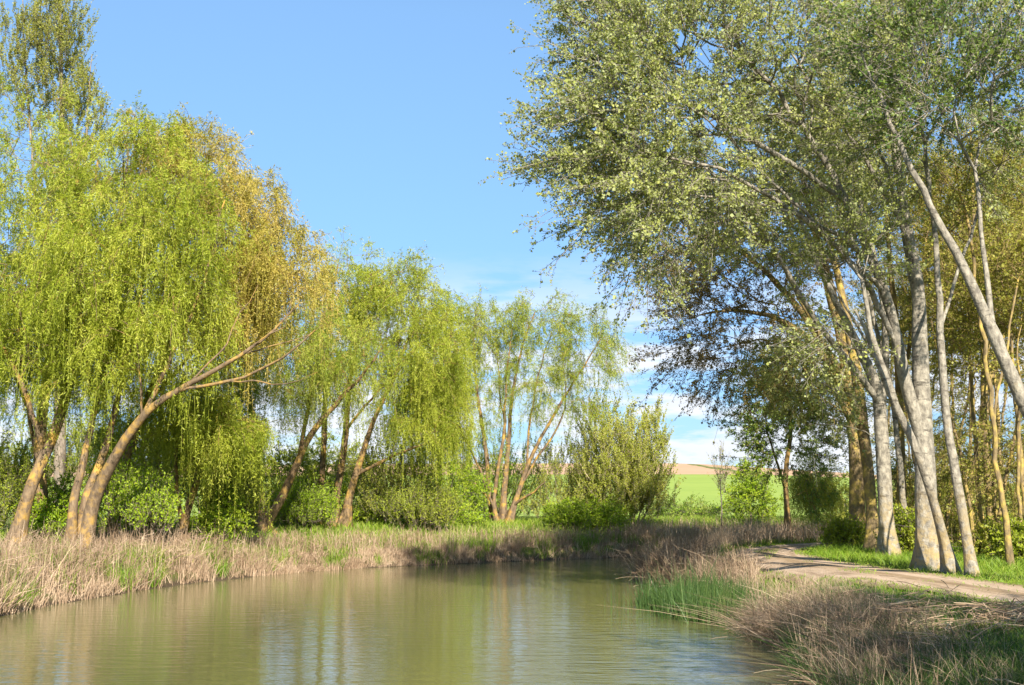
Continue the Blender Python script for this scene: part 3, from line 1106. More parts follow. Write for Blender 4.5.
for i, (px, py, rx, rz, Y, leaf, lab) in enumerate(bushes):
    st = []
    for k in range(4):
        a = (k - 1.5) * .5
        st.append([(px + a * 6, 545, rng.uniform(-.3, .3), .05), (px + a * 18, py + rz * .4, rng.uniform(-.5, .5), .04), (px + a * rx * .7, py - rz * .3, rng.uniform(-.8, .8), .02)])
    rm = rx * Y / F
    tree('bush', lab, 'bush', GU, Y, st,
         [(px, py, rx * .8, rz * .8, 0, rm * .8), (px - rx * .45, py + rz * .3, rx * .55, rz * .65, -.5, rm * .6), (px + rx * .45, py + rz * .25, rx * .55, rz * .7, -.3, rm * .6), (px, py + rz * .6, rx * .9, rz * .45, -.8, rm * .6)],
         int(80 + rm * (75 if i % 2 else 60)), 'bush' if i % 2 else 'upright', leaf, 'grey_bark', dens=1.15, skip=.2, flare=False, rtip=.005, crown_name='foliage')

# --- the loose mound of shrubs at the bend, the thin sapling, the bright shrub
st = []
for k in range(9):
    a = (k - 4) / 4
    st.append([(625 + a * 14, 540, rng.uniform(-.4, .4), .045), (625 + a * 30, 490, rng.uniform(-.8, .8), .035), (622 + a * 44 + rng.normal(0, 4), 440 + abs(a) * 22, rng.uniform(-1, 1), .02)])
tree('willow_shrub', 'loose mound of pale-stemmed willow shrub with rusty tips beside the green field', 'shrub', None, 66, st,
     [(612, 470, 36, 50, 0, 2.2), (645, 475, 28, 50, 0, 2), (622, 500, 52, 32, -.6, 2), (655, 440, 15, 34, 0, .9, .6), (598, 430, 24, 30, .3, 1.2, .7), (625, 425, 14, 22, .4, .9, .6)],
     720, 'upright', 'shrub_leaf', 'pale_bark', dens=1.7, skip=.5, flare=False, bal=.2, arch=.4)
tree('sapling', 'thin bare sapling standing alone in front of the green field', 'sapling', None, 66,
     [[(722, 530, 0, .035), (721, 490, 0, .025), (722, 462, 0, .012), (723, 448, 0, .006)]],
     [(722, 478, 7, 26, 0, .4)], 26, 'upright', 'tall_leaf', 'grey_bark', dens=.08, flare=False, skip=.6, updown=2)
tree('bush', 'fresh light green round shrub before the field, left of the slender dark tree', 'shrub', None, 70,
     [[(752, 535, 0, .06), (750, 500, 0, .04), (752, 475, 0, .02)], [(754, 535, 0, .05), (764, 500, -.3, .035), (768, 482, -.3, .02)], [(750, 535, 0, .05), (738, 502, .3, .035), (736, 490, .3, .02)]],
     [(752, 500, 26, 24, 0, 1.3), (752, 480, 15, 18, 0, .9)], 190, 'bush', 'bright_leaf', 'grey_bark', dens=1.25, skip=.2, flare=False, crown_name='foliage')
for px, py, rx, rz, Y, lab in ((690, 512, 45, 12, 84, 'low hedge at the foot of the green field beside the bare sapling'), (838, 500, 22, 28, 66, 'pale bush at the end of the path by the ochre poplar'),
                               (815, 478, 13, 22, 58, 'wispy pale shrub right of the slender dark green tree')):
    rm = rx * Y / F
    tree('bush', lab, 'bush', None, Y, [[(px - 3, 540, 0, .04), (px - rx * .3, py, 0, .02)], [(px + 3, 540, 0, .04), (px + rx * .3, py, 0, .02)]],
         [(px, py, rx, rz, 0, rm), (px, py + rz * .5, rx * .9, rz * .6, 0, rm * .7)], int(60 + rm * 50), 'willow' if Y == 58 else 'bush', 'shrub_leaf' if Y < 80 else 'grass', 'grey_bark', dens=.9 if Y > 80 else .7, skip=.2, flare=False, crown_name='foliage')

# --- slender dark green tree by the path bend
tree('birch_tree', 'slender dark green tree with hanging glossy leaf where the path bends away', 'tree', None, 52,
     [[(788, 545, 0, .15), (787, 510, 0, .12), (786, 470, 0, .1), (790, 430, 0, .08), (788, 380, 0, .05), (784, 345, 0, .03)],
      ([(786, 490, 0, .06), (774, 455, -.2, .045), (766, 420, -.3, .03), (762, 380, -.3, .015)], 0)],
     [(770, 410, 26, 40, 0, 1.5), (795, 390, 30, 45, 0, 1.6), (768, 452, 24, 24, -.3, 1.2), (805, 440, 25, 30, 0, 1.3, .8), (812, 485, 8, 25, 0, .6, .4)],
     300, 'poplar', 'birch_leaf', 'golden_bark', dens=1.1, rtip=.005)

# --- white poplars along the towpath, far to near
tree('poplar_tree', 'farthest ochre-barked poplar, its coppery crown hanging left against the clouds', 'tree', GP, 46,
     [[(858, 553, 0, .32), (857, 500, 0, .28), (855, 440, 0, .26), (850, 390, 0, .24), (842, 340, 0, .2), (830, 290, 0, .2), (815, 230, 0, .13), (800, 170, 0, .07)],
      ([(852, 400, 0, .2), (820, 350, -.6, .14), (780, 320, -1.2, .1), (735, 310, -1.6, .06), (700, 315, -1.8, .03)], 0),
      ([(846, 365, 0, .18), (800, 310, .6, .13), (755, 262, 1, .09), (715, 235, 1.2, .05)], 0)],
     [(700, 330, 45, 55, -1.4, 2.6), (730, 270, 60, 55, .3, 3), (770, 320, 50, 50, -.6, 2.6, .8), (690, 270, 40, 45, 0, 2.2), (800, 230, 60, 60, 0, 3, .8), (730, 370, 30, 35, -1.4, 1.6, .8)],
     520, 'poplar', 'copper_leaf', 'olive_bark', dens=.62, arch=.15)
tree('poplar_tree', 'poplar with a slim yellow-lichened trunk, second from the far end of the row', 'tree', GP, 41,
     [[(874, 560, 0, .23), (872, 520, 0, .2), (868, 470, 0, .19), (862, 420, 0, .19), (856, 370, 0, .17), (845, 310, 0, .14), (832, 250, 0, .1), (818, 190, 0, .06)],
      ([(858, 390, 0, .12), (825, 345, -.6, .09), (800, 300, -1, .07), (778, 255, -1.2, .04)], 0)],
     [(795, 365, 42, 38, 0, 2), (838, 395, 22, 34, 0, 1.4, .7), (770, 225, 45, 45, 1, 2.2), (850, 165, 50, 50, 1.5, 2.4)],
     330, 'poplar', 'poplar_leaf', 'olive_bark', dens=.85, arch=.15)
tree('poplar_tree', 'stout grey poplar, third from the far end, its pale limb slanting up to the left', 'tree', GP, 36.5,
     [[(889, 562, 0, .33), (887, 530, 0, .30), (884, 480, 0, .27), (881, 430, 0, .25), (877, 390, 0, .22), (860, 350, 0, .18), (835, 300, -.2, .13), (812, 250, -.4, .09), (790, 195, -.6, .05)],
      ([(872, 378, 0, .15), (835, 345, -.8, .11), (805, 305, -1.1, .095), (785, 270, -1.3, .08), (765, 230, -1.5, .05)], 0),
      ([(880, 410, .1, .15), (886, 350, .4, .13), (880, 280, .7, .1), (862, 210, .9, .06), (850, 150, 1, .03)], 0)],
     [(740, 160, 70, 60, .5, 2.6), (690, 220, 55, 55, 0, 2.4), (790, 150, 60, 60, 1, 2.6), (850, 110, 60, 60, 1.5, 2.6), (640, 190, 50, 45, -.6, 2.2), (825, 395, 26, 34, .6, 1.2, .5)],
     560, 'poplar', 'poplar_leaf', 'poplar_bark', dens=.7, arch=.15, rs=.76, rtip=.013)
tree('poplar_tree', 'biggest white poplar with swollen lichened foot and silvery crown reaching out over the water', 'tree', GP, 30,
     [[(930, 572, 0, .34), (928, 545, 0, .33), (926, 500, 0, .30), (924, 450, 0, .265), (922, 400, 0, .235), (920, 340, 0, .2), (918, 290, .1, .17), (908, 230, .2, .13), (895, 150, .3, .1), (880, 60, .4, .05)],
      ([(921, 420, 0, .2), (905, 380, -.2, .16), (890, 310, -.5, .13), (868, 250, -.8, .11), (842, 190, -1, .09), (790, 110, -1.2, .06), (730, 40, -1.4, .03)], 0),
      ([(845, 195, -1, .07), (770, 150, -1.6, .06), (690, 105, -2, .045), (610, 85, -2.3, .025)], 1),
      ([(880, 285, -.6, .07), (800, 215, -1.8, .055), (720, 170, -2.4, .04), (640, 150, -2.8, .025)], 1),
      ([(921, 310, 0, .1), (905, 240, .5, .08), (890, 180, .8, .06), (860, 100, 1, .03)], 0),
      ([(893, 325, -.5, .075), (860, 275, -1.0, .06), (815, 225, -1.5, .045), (740, 150, -2, .025)], 1),
      ([(868, 255, -.8, .06), (835, 235, -1.4, .045), (770, 205, -2.0, .035), (690, 195, -2.4, .02)], 1),
      ([(910, 230, .2, .07), (870, 165, -.2, .05), (820, 95, -.6, .035), (770, 20, -.9, .02)], 0)],
     [(622, 60, 50, 50, -2.2, 2.4), (596, 130, 42, 36, -2.4, 2), (640, 130, 60, 60, -2.2, 2.6), (680, 50, 70, 60, -1.6, 3), (622, 195, 44, 42, -2.4, 2), (690, 140, 60, 60, -2, 2.6), (780, 60, 80, 70, -.8, 3), (650, 245, 36, 38, -2.4, 1.5, .8), (650, 0, 90, 50, -1.5, 2.6), (860, 30, 90, 70, .8, 2.6, .8), (715, 200, 45, 40, -1.4, 1.8, .8), (568, 160, 26, 20, -2.4, 1.0, .8), (588, 36, 22, 26, -2.2, 1, .7)],
     1000, 'poplar', 'poplar_leaf', 'poplar_bark', dens=.72, arch=.15, rs=.9, rtip=.013)
tree('poplar_tree', 'thin poplar stem crossing in front of the swollen-footed trunk, leaning left', 'tree', GP, 28.5,
     [[(953, 582, 0, .15), (945, 545, 0, .12), (932, 495, -.2, .1), (912, 440, -.5, .09), (896, 405, -.7, .085), (884, 375, -.8, .075), (872, 330, -1, .06), (862, 280, -1, .04)],
      ([(908, 432, -.5, .06), (890, 395, -.8, .055), (874, 350, -1.1, .045), (855, 310, -1.3, .03)], 0)],
     [(850, 250, 40, 40, 0, 1.6), (838, 340, 24, 25, .2, 1, .6)],
     85, 'poplar', 'poplar_leaf', 'poplar_bark', dens=.65, arch=.15)
tree('poplar_tree', 'slim pale poplar leaning left, right of the swollen-footed trunk', 'tree', GP, 28,
     [[(973, 582, 0, .20), (969, 550, 0, .16), (960, 500, 0, .15), (950, 440, 0, .135), (944, 390, 0, .125), (941, 330, 0, .11), (938, 280, 0, .09), (930, 200, 0, .07), (920, 110, 0, .04)],
      ([(942, 320, 0, .06), (965, 250, .4, .05), (985, 190, .6, .03)], 0)],
     [(920, 90, 70, 60, .5, 2.2), (985, 150, 50, 50, .5, 2), (890, 130, 50, 50, 0, 1.8, .8), (950, 20, 80, 60, .5, 2.4)],
     250, 'poplar', 'poplar_leaf', 'poplar_bark', dens=.75, arch=.15, rs=.74)
tree('poplar_tree', 'pale poplar slanting in from beyond the right edge, its trunk crossing the wood', 'tree', GP, 24.5,
     [[(1120, 600, 0, .24), (1085, 520, 0, .2), (1050, 450, 0, .17), (1020, 395, 0, .145), (1000, 350, 0, .125), (978, 300, 0, .11), (955, 250, 0, .09), (930, 205, 0, .07), (890, 120, 0, .045), (860, 50, 0, .02)],
      ([(1005, 360, 0, .08), (990, 310, .3, .065), (985, 250, .5, .05), (975, 170, .7, .03)], 0)],
     [(930, 90, 70, 50, .3, 1.8), (1000, 90, 60, 45, 0, 1.8), (890, 40, 60, 40, .3, 1.8), (1010, 20, 70, 50, 0, 1.8)],
     170, 'poplar', 'dark_leaf', 'poplar_bark', dens=.7, arch=.15)  # dark leaf colour stands in for the shade on this crown

tree('poplar_tree', 'brown-barked poplar standing back in the wood between the stout grey poplar and the swollen foot', 'tree', GP, 45,
     [[(903, 560, 0, .2), (902, 500, 0, .17), (900, 430, 0, .15), (897, 350, 0, .12), (890, 260, 0, .09), (880, 170, 0, .05)],
      ([(899, 400, 0, .09), (912, 330, .4, .07), (925, 250, .6, .045), (935, 180, .8, .02)], 0)],
     [(880, 180, 55, 70, .5, 2.6), (930, 220, 45, 60, .8, 2.4)], 240, 'poplar', 'olive_leaf', 'olive_bark', dens=.6, arch=.15)
tree('poplar_tree', 'tall brown-barked poplar at the back of the wood, right of the slim pale one', 'tree', GP, 40,
     [[(992, 565, 0, .17), (990, 500, 0, .15), (985, 420, 0, .13), (983, 330, 0, .1), (975, 230, 0, .07), (970, 130, 0, .04)],
      ([(985, 400, 0, .08), (1004, 330, .3, .06), (1018, 250, .5, .04), (1026, 170, .6, .02)], 0)],
     [(975, 190, 55, 70, .5, 2.4), (1020, 210, 45, 70, .8, 2.4)], 240, 'poplar', 'olive_leaf', 'olive_bark', dens=.6, arch=.15)

tree('poplar_tree', 'thin pale poplar stem bending left, close right of the stout grey poplar', 'tree', GP, 37.5,
     [[(906, 565, 0, .11), (904, 510, 0, .095), (899, 450, 0, .085), (890, 385, 0, .075), (874, 320, 0, .06), (856, 250, 0, .045), (838, 190, 0, .025)],
      ([(889, 375, 0, .05), (860, 330, .3, .04), (830, 280, .5, .025)], 0)],
     [(838, 200, 35, 40, .6, 1.6), (815, 260, 26, 24, .8, 1.2)], 90, 'poplar', 'poplar_leaf', 'poplar_bark', dens=.6, arch=.15)
tree('poplar_tree', 'thin lichened yellow stem leaning left in front of the wood, near the right edge', 'tree', GP, 31,
     [[(1012, 575, 0, .085), (1006, 520, 0, .075), (996, 460, 0, .065), (990, 390, 0, .06), (980, 310, 0, .05), (968, 230, 0, .035), (955, 160, 0, .02)],
      ([(991, 400, 0, .04), (1008, 340, .3, .03), (1018, 280, .5, .02)], 0)],
     [(965, 200, 35, 45, .6, 1.6), (1012, 270, 22, 35, .6, 1.2)], 90, 'poplar', 'olive_leaf', 'olive_bark', dens=.6, arch=.15)

# --- the thin yellowish wood behind the poplars
wood = [(905, 52, 300, 'leaning right behind the stout grey poplar'), (935, 44, 260, 'just behind the swollen-footed poplar'), (955, 50, 240, 'seen between the swollen-footed poplar and the slim pale one'),
        (985, 36, 250, 'with crossing stems right of the slim pale poplar'), (1008, 40, 220, 'second to the right of the slim pale poplar'), (1030, 34, 240, 'at the right edge beside the slanting poplar'),
        (975, 47, 180, 'far back behind the slim pale poplar'), (1045, 46, 160, 'far back at the right edge'), (1000, 56, 150, 'deepest in the wood, right of the slim pale poplar'), (925, 60, 190, 'deepest in the wood behind the swollen foot'), (884, 62, 250, 'dim behind the yellow-lichened poplar')]
for i, (px, Y, top, lab) in enumerate(wood):
    gy_ = 500 + F * 1.68 / Y
    lean = rng.uniform(-25, 25)
    th = rng.uniform(-40, 40)
    st = [[(px, gy_, 0, .085), (px - 3 + lean * .2, 480, 0, .07), (px + lean * .6, 400, .2, .055), (px + lean, top + 40, .3, .02)],
          [(px + 9, gy_, .4, .07), (px + 16 - lean * .2, 480, .3, .055), (px + 26 - lean * .7, 390, .1, .04), (px + 30 - lean, top + 60, 0, .02)],
          [(px - 8, gy_, -.3, .06), (px - 12 + th * .15, 490, -.2, .05), (px - 14 + th * .6, 400, -.4, .035), (px - 14 + th, top + 70, -.4, .015)]]
    w_ = 36 * 40 / Y
    tree('wood_tree', 'thin many-stemmed yellowish tree ' + lab, 'tree', GO, Y, st,
         [(px, (top + 440) / 2, w_ * 1.25, (440 - top) / 2, 0, 1.9), (px, top + 60, w_ * 1.4, 70, .3, 2), (px + 10, 470, w_ * 1.1, 60, .5, 1.6, .7)],
         330, 'poplar', 'olive_leaf', 'olive_bark', dens=.55, bal=.2, skip=.8, flare=False, bare=.3, rtip=.005)
for i, (px, py, rx, rz, Y, leaf, lab) in enumerate([
        (846, 540, 16, 12, 43.5, 'bush_leaf', 'bush at the foot of the farthest ochre poplar'), (908, 535, 20, 28, 37.5, 'bush_leaf', 'leafy bush between the stout grey poplar and the swollen foot'),
        (1018, 548, 14, 18, 33, 'bush_leaf', 'dark leafy bush by the right edge of the wood'), (988, 550, 14, 14, 36, 'shrub_leaf', 'pale bush behind the slim pale poplar'),
        (945, 520, 24, 40, 46, 'shrub_leaf', 'pale thicket showing between the trunks'), (900, 500, 22, 40, 55, 'dark_leaf', 'dark thicket deep behind the stout grey poplar')]):
    rm = rx * Y / F
    tree('bush', lab, 'bush', 'bushes between the poplars', Y, [[(px - 3, 560, 0, .03), (px - rx * .4, py, 0, .015)], [(px + 3, 560, 0, .03), (px + rx * .4, py, .2, .015)]],
         [(px, py, rx, rz, 0, rm), (px, py + rz * .5, rx * .9, rz * .5, -.2, rm * .8)], int(80 + rm * 60), 'bush', leaf, 'grey_bark', dens=1.0, skip=.1, flare=False, crown_name='foliage')

# --- two trees beside the path at the camera's shoulder, whose shade falls across the near bank
for (x, y, lab) in ((8.1, 4.4, 'poplar beside the path just outside the photo whose shade falls on the near bank'),):
    g = h1(x, y)
    tree('poplar_tree', lab, 'tree', GP, 0, [[(x, y, g, .3), (x - .1, y, g + 3, .24), (x + .1, y + .1, g + 7, .15), (x, y, g + 12, .04)]],
         [(x + 1.3, y + .8, g + 8, (3.4, 3.4, 3.6), 1), (x + .6, y + .6, g + 5.5, (2.8, 2.4, 2), .8)], 360, 'poplar', 'poplar_leaf', 'poplar_bark', dens=.9, world=True)


# ------------------------------------------------------------------ grasses and reeds
def scatter(n, x0, x1, y0, y1, keep):
    o = []
    got = 0
    while got < n:
        x = rng.uniform(x0, x1, 60000)
        y = rng.uniform(y0, y1, 60000)
        z3 = zones(x, y)
        p = keep(x, y, *z3)
        k = rng.uniform(size=len(x)) < p
        if not k.any():
            break
        x, y = x[k], y[k]
        z = height(x, y, tuple(a[k] for a in z3))
        o.append(np.c_[x, y, z])
        got += len(x)
    return np.concatenate(o)[:n]


def blades(buf, B, hgt, lean, wid, tint, k=4, bend=.5, dirx=None):
    """B (n,3) feet; lean = horizontal travel as a share of height, bent over towards the tip."""
    n = len(B)
    near = (B[:, 0] > 3) & (B[:, 1] < 30)
    cap = np.maximum(.10, .94 + rng.exponential(.05, n) + .02 * np.maximum(B[:, 1] - 24, 0) - B[:, 2])
    hgt = np.where(near, np.minimum(hgt, cap * rng.uniform(.7, 1.1, n)), hgt)
    a = rng.uniform(0, 2 * math.pi, n)
    D = np.c_[np.cos(a), np.sin(a), np.zeros(n)]
    if dirx is not None:
        D = unit(D + np.array([dirx[0], dirx[1], 0]))
    t = np.linspace(0, 1, k)[None, :, None]
    hl = (hgt * lean)[:, None, None]
    P = B[:, None] + D[:, None] * hl * ((1 - bend) * t + bend * t ** 2)
    P[:, :, 2] += hgt[:, None] * (t[..., 0] - .25 * np.minimum(1, lean)[:, None] * t[..., 0] ** 3)
    w = wid[:, None] * np.array([1, .85, .6, .12] if k == 4 else np.linspace(1, .1, k))[None]
    add_ribbons(buf, P, w, tint)


def weeds(buf, B, hgt, lean, wid, tint, dirx=None, forks=5):
    """Stiff dead weed stalks with short side branches in their upper half."""
    n = len(B)
    near = (B[:, 0] > 3) & (B[:, 1] < 30)
    cap = np.maximum(.10, .94 + rng.exponential(.07, n) - B[:, 2])
    hgt = np.where(near, np.minimum(hgt, cap * rng.uniform(.7, 1.15, n)), hgt)
    a = rng.uniform(0, 2 * math.pi, n)
    D = np.c_[np.cos(a), np.sin(a), np.zeros(n)]
    if dirx is not None:
        D = unit(D + np.array([dirx[0], dirx[1], 0]))
    D = unit(D * lean[:, None] + np.array([0, 0, 1.0]))
    P = curve_pts(B, D, hgt, 4, rng.uniform(-.05, .12, n))
    add_ribbons(buf, P, wid[:, None] * np.array([[1, .9, .75, .4]]), tint)
    Q, U, idx = along(P[:, 1:], np.full(n, forks))
    Ds = unit(U * .7 + rand_dirs(len(Q), .2) * .75)
    Ls = hgt[idx] * rng.uniform(.10, .32, len(Q))
    add_ribbons(buf, curve_pts(Q, Ds, Ls, 3, rng.uniform(-.1, .2, len(Q))), wid[idx][:, None] * np.array([[.7, .6, .4]]), tint[idx])


def clumpy(x, y, s=1.0, ph=0.0):
    return .5 + .5 * wav(x * s + ph, y * s - ph)


# short green turf of the verges
b = Buf()
B = scatter(90000, 3, 18, 14, 56, lambda x, y, l, r, p: ((r > .3) & (p > 1.25 + .3 * clumpy(x, y, 2.1))) * np.clip(26 / np.maximum(y, 10), .2, 1) ** 2 * (.25 + .75 * clumpy(x, y, 1.3, 4)) * np.clip(x - 1, 0, 1))
n = len(B)
d = np.clip(B[:, 1] / 28, .8, 2)
blades(b, B, rng.uniform(.10, .30, n), rng.uniform(.2, .9, n), .010 * d * rng.uniform(.8, 1.4, n), rng.normal(.42, .18, n).clip(0, 1))
B = scatter(9000, 4, 16, 16, 54, lambda x, y, l, r, p: np.where(p < .35, .5 * sstep(.5, .8, clumpy(x, y, 1.6, 9)), np.where((p > .85) & (p < 1.4), .25 + .75 * clumpy(x, y, 2.2, 5), 0)))
n = len(B)
blades(b, B, rng.uniform(.04, .14, n), rng.uniform(.3, 1.1, n), rng.uniform(.010, .020, n), rng.normal(.5, .2, n).clip(0, 1))
B = scatter(45000, -24, 24, 28, 84, lambda x, y, l, r, p: ((l > 1.0) & (l < 26)) * np.exp(-np.maximum(l - 9, 0) / 7) * (.3 + .7 * clumpy(x, y, .8)))
n = len(B)
blades(b, B, rng.uniform(.15, .42, n), rng.uniform(.2, .9, n), rng.uniform(.02, .035, n), rng.normal(.6, .2, n).clip(0, 1))
B = scatter(16000, -24, 12, 25, 64, lambda x, y, l, r, p: ((l > -.05) & (l < 3.0)) * sstep(.5, .8, clumpy(x, y, 1.9, 11)))
n = len(B)
blades(b, B, rng.uniform(.3, .9, n) * np.where(B[:, 1] > 44, .65, 1.0), rng.gamma(2, .2, n), rng.uniform(.014, .028, n), rng.normal(.5, .2, n).clip(0, 1))
o = b.build('grass', M['grass'])
tag(o, 'short green turf on the verges of the path and under the willows', 'grass', kind='stuff')

# dry grass fringe of the left and far bank
b = Buf()
B = scatter(66000, -26, 12, 24, 66, lambda x, y, l, r, p: ((l > -.12) & (l < 4.6)) * np.exp(-np.maximum(l - .7 - .9 * sstep(50, 38, y), 0) / (.3 + 1.3 * sstep(48, 34, y))) * (.06 + .94 * sstep(.32, .68, clumpy(x, y, 1.35, 2))))
n = len(B)
tall = .16 + .38 * clumpy(B[:, 0], B[:, 1], .9, 7) + .45 * clumpy(B[:, 0], B[:, 1], 2.6, 3) ** 2
hb = tall * rng.gamma(5, .2, n) * np.where(B[:, 1] > 44, .42, .82)
blades(b, B, hb, rng.gamma(1.6, .22, n), rng.uniform(.010, .026, n), (rng.normal(.5, .2, n) + .5 * (clumpy(B[:, 0], B[:, 1], 1.9, 1) - .5)).clip(0, 1), dirx=(.45, .1))
# single taller stalks
B = scatter(2600, -26, 8, 24, 62, lambda x, y, l, r, p: ((l > .2) & (l < 3.2)) * 1.0)
n = len(B)
blades(b, B, rng.uniform(.8, 1.5, n) * np.where(B[:, 1] > 44, .75, 1.0), rng.gamma(2, .1, n), rng.uniform(.010, .02, n), rng.normal(.4, .25, n).clip(0, 1))
# the bend: dry stand between the path and the water, and on both sides beyond
B = scatter(24000, 4, 30, 40, 74, lambda x, y, l, r, p: (((r > .1) & (p > 1.6) & (y > 44)) | ((l > .1) & (l < 5) & (x > 6))) * (.25 + .75 * clumpy(x, y, .8)))
n = len(B)
blades(b, B, rng.uniform(.35, .95, n), rng.gamma(2, .18, n), rng.uniform(.014, .03, n), rng.normal(.5, .2, n).clip(0, 1))
# thin scatter of dead stalks through the near bank
B = scatter(9000, 3.5, 9, 13, 46, lambda x, y, l, r, p: ((r > .1) & (p > 1.5)) * (.05 + .95 * clumpy(x, y, 1.1, 5) ** 2))
n = len(B)
blades(b, B, rng.uniform(.3, .95, n), rng.gamma(2, .25, n), rng.uniform(.005, .011, n), rng.normal(.5, .2, n).clip(0, 1))
B = scatter(4200, -26, 12, 24, 64, lambda x, y, l, r, p: ((l > .1) & (l < 3.4)) * sstep(.3, .7, clumpy(x, y, 1.1, 6)))
n = len(B)
weeds(b, B, rng.uniform(.45, 1.15, n) * np.where(B[:, 1] > 44, .7, 1.0), rng.gamma(2, .14, n), rng.uniform(.012, .022, n), rng.normal(.35, .25, n).clip(0, 1))
o = b.build('dry_grass', M['dry'])
tag(o, 'pale dead grass and weed stalks fringing both banks of the canal', 'dry grass', kind='stuff')

# green reeds standing in the shallows on the right
b = Buf()
rc = np.array([4.2, 29.5])
n = 10500
ang = rng.uniform(0, 6.28, n)
rad = np.sqrt(rng.uniform(0, 1, n))
bx, by = 4.45 + 1.1 * rad * np.cos(ang) + rng.normal(0, .22, n), 29.4 + 3.2 * rad * np.sin(ang) + rng.normal(0, .3, n)
bx += (by - 29.6) * -.10
kk = rng.uniform(size=n) < .08 + .92 * sstep(.3, .62, clumpy(bx, by, 2.4, 1))
bx, by, rad = bx[kk], by[kk], rad[kk]
n = len(bx)
bz = np.maximum(height(bx, by), -.35)
hh = rng.gamma(7, .105, n) * (1 - .35 * rad) * (.6 + .7 * clumpy(bx, by, 1.7, 8))
blades(b, np.c_[bx, by, bz], hh - np.minimum(bz, 0), rng.gamma(1.5, .16, n), rng.uniform(.009, .024, n), (rng.normal(.28, .2, n) + .25 * (by < 27.5)).clip(0, 1), bend=.7)
# thin outliers in open water
n = 60
bx, by = rng.uniform(2.2, 3.6, n), rng.uniform(26, 33, n)
blades(b, np.c_[bx, by, np.full(n, -.3)], rng.uniform(.5, 1.3, n), rng.uniform(.02, .12, n), np.full(n, .012), rng.normal(.3, .1, n).clip(0, 1))
# rank green growth of the near bank
B = scatter(26000, 3.2, 9.2, 13, 27, lambda x, y, l, r, p: ((r > .0) & (r < 3.4) & (p > 1.7)) * (.2 + .8 * clumpy(x, y, 1.5, 3)))
n = len(B)
blades(b, B, rng.uniform(.15, .62, n), rng.gamma(2, .3, n), rng.uniform(.005, .012, n), rng.normal(.42, .22, n).clip(0, 1))
o = b.build('reeds', M['reed'])
tag(o, 'dark green reeds and rank grass at the water edge below the path', 'reeds', kind='stuff')


def dead_clump(x, y, rx, ry, hgt, n, lean, label, dirx, mat='drydark', wid=(.006, .014)):
    a = rng.uniform(0, 6.28, n)
    rad = np.sqrt(rng.uniform(0, 1, n))
    bx, by = x + rx * rad * np.cos(a), y + ry * rad * np.sin(a)
    bz = np.maximum(height(bx, by), -.25) - .03
    b = Buf()
    hh = hgt * rng.gamma(4, .18, n) * (1 - .3 * rad)
    blades(b, np.c_[bx, by, bz], hh, rng.gamma(1.8, lean / 1.8, n), rng.uniform(*wid, n), rng.normal(.48, .24, n).clip(0, 1), bend=.22, dirx=dirx)
    k_ = n // 5
    sel = rng.choice(n, k_, replace=False)
    weeds(b, np.c_[bx, by, bz][sel], hgt * rng.uniform(.5, 1.2, k_), rng.gamma(1.6, lean * .45, k_), rng.uniform(*wid, k_) * .8, rng.normal(.45, .25, k_).clip(0, 1), (dirx[0] * .5, dirx[1] * .5))
    # broken stalks lying criss-cross in the heap
    m_ = n // 3
    S = np.c_[x + rx * rng.normal(0, .5, m_), y + ry * rng.normal(0, .5, m_), np.zeros(m_)]
    S[:, 2] = np.maximum(height(S[:, 0], S[:, 1]), 0) + np.minimum(hgt * rng.uniform(.02, .45, m_), np.maximum(.03, .85 - S[:, 2]) * rng.uniform(.3, 1, m_))
    D = rand_dirs(m_)
    D[:, 2] *= .35
    P = curve_pts(S, D, rng.uniform(.2, .75, m_), 4, rng.uniform(0, .2, m_))
    add_ribbons(b, P, np.full((m_, 4), .010) * rng.uniform(.6, 1.3, (m_, 1)), rng.normal(.55, .2, m_).clip(0, 1))
    g = h1(x, y)
    o = b.build('dead_reed_clump', M[mat], origin=(x, y, g))
    return tag(o, label, 'dead reeds', 'clumps of dead reeds on the right bank')


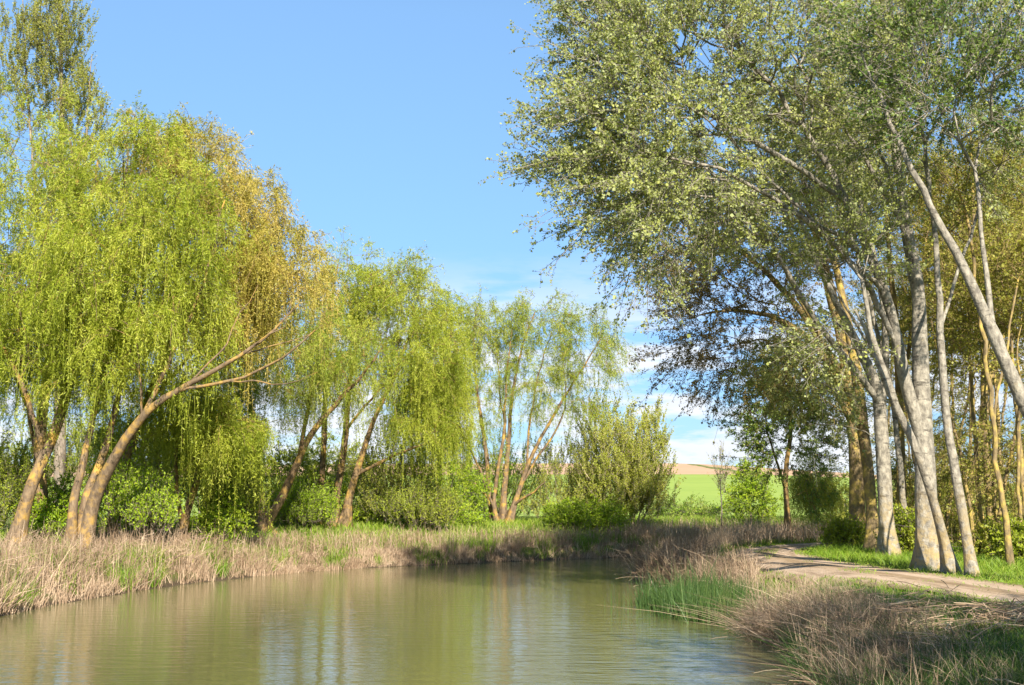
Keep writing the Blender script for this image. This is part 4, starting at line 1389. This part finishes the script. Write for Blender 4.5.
dead_clump(5.6, 23.6, 1.1, 2.4, .90, 3600, .8, 'big tangled heap of dead stalks leaning over the water by the green reeds', (-.8, -.3))
dead_clump(5.1, 40.5, 1.0, 4.0, 1.1, 4000, .4, 'tall brown stand of dead weeds beyond the green reeds where the canal bends', (-.2, 0), wid=(.012, .024))
dead_clump(5.6, 19.4, .9, 1.5, .8, 2600, .6, 'thin shaded clump of dead stalks beside the sandy path', (.2, -.2))
dead_clump(5.0, 17.0, 1.0, 1.4, .55, 2200, .9, 'flattened dead reeds at the near water edge', (-.4, -.6))
dead_clump(6.9, 16.9, .9, 1.0, .6, 1700, .8, 'tan heap of dry stalks in the bottom right corner', (.3, -.5), wid=(.005, .011))
dead_clump(6.0, 34.6, .7, 1.8, .8, 1800, .5, 'small dry clump on the grassy verge behind the green reeds', (-.5, 0), wid=(.009, .018))


def stick(pts, r0, label):
    q = spline(np.c_[np.array(pts), np.linspace(r0, r0 * .35, len(pts))], .15)
    b = Buf()
    q[1:-1, :3] += rng.normal(0, .008, (len(q) - 2, 3))
    add_tube(b, q[:, :3], q[:, 3], 6)
    o0 = q[0, :3]
    o = b.build('fallen_branch', M['pale_bark'], smooth=True, origin=o0)
    return tag(o, label, 'branch', 'bare sticks lying on the right bank')


def gpt(px, py, lift):
    """Ground point under a photo pixel (bank level found by iteration)."""
    Y = 20.0
    for _ in range(40):
        p = at(px, py, Y)
        z = max(h1(p[0], p[1]), 0) + lift
        Yn = F * (CAMZ - z) / (py - HORIZON)
        Y = .5 * Y + .5 * min(max(Yn, 10), 60)
    p = at(px, py, Y)
    p[2] = max(h1(p[0], p[1]), 0) + lift
    return p


stick([gpt(970, 676, .10), gpt(992, 674, .2), gpt(1012, 676, .22), gpt(1035, 682, .1)], .016, 'pale bare stick lying across the bottom right corner')
stick([gpt(955, 640, .02), gpt(950, 622, .5), gpt(944, 608, .9)], .010, 'upright broken stalk standing in the shaded dead weeds')
stick([gpt(820, 668, .03), gpt(838, 672, .12), gpt(852, 680, .1)], .018, 'short driftwood stick at the near water edge')

print('leaves', sum(s[2] for s in STAT))
for s in STAT:
    print(s)
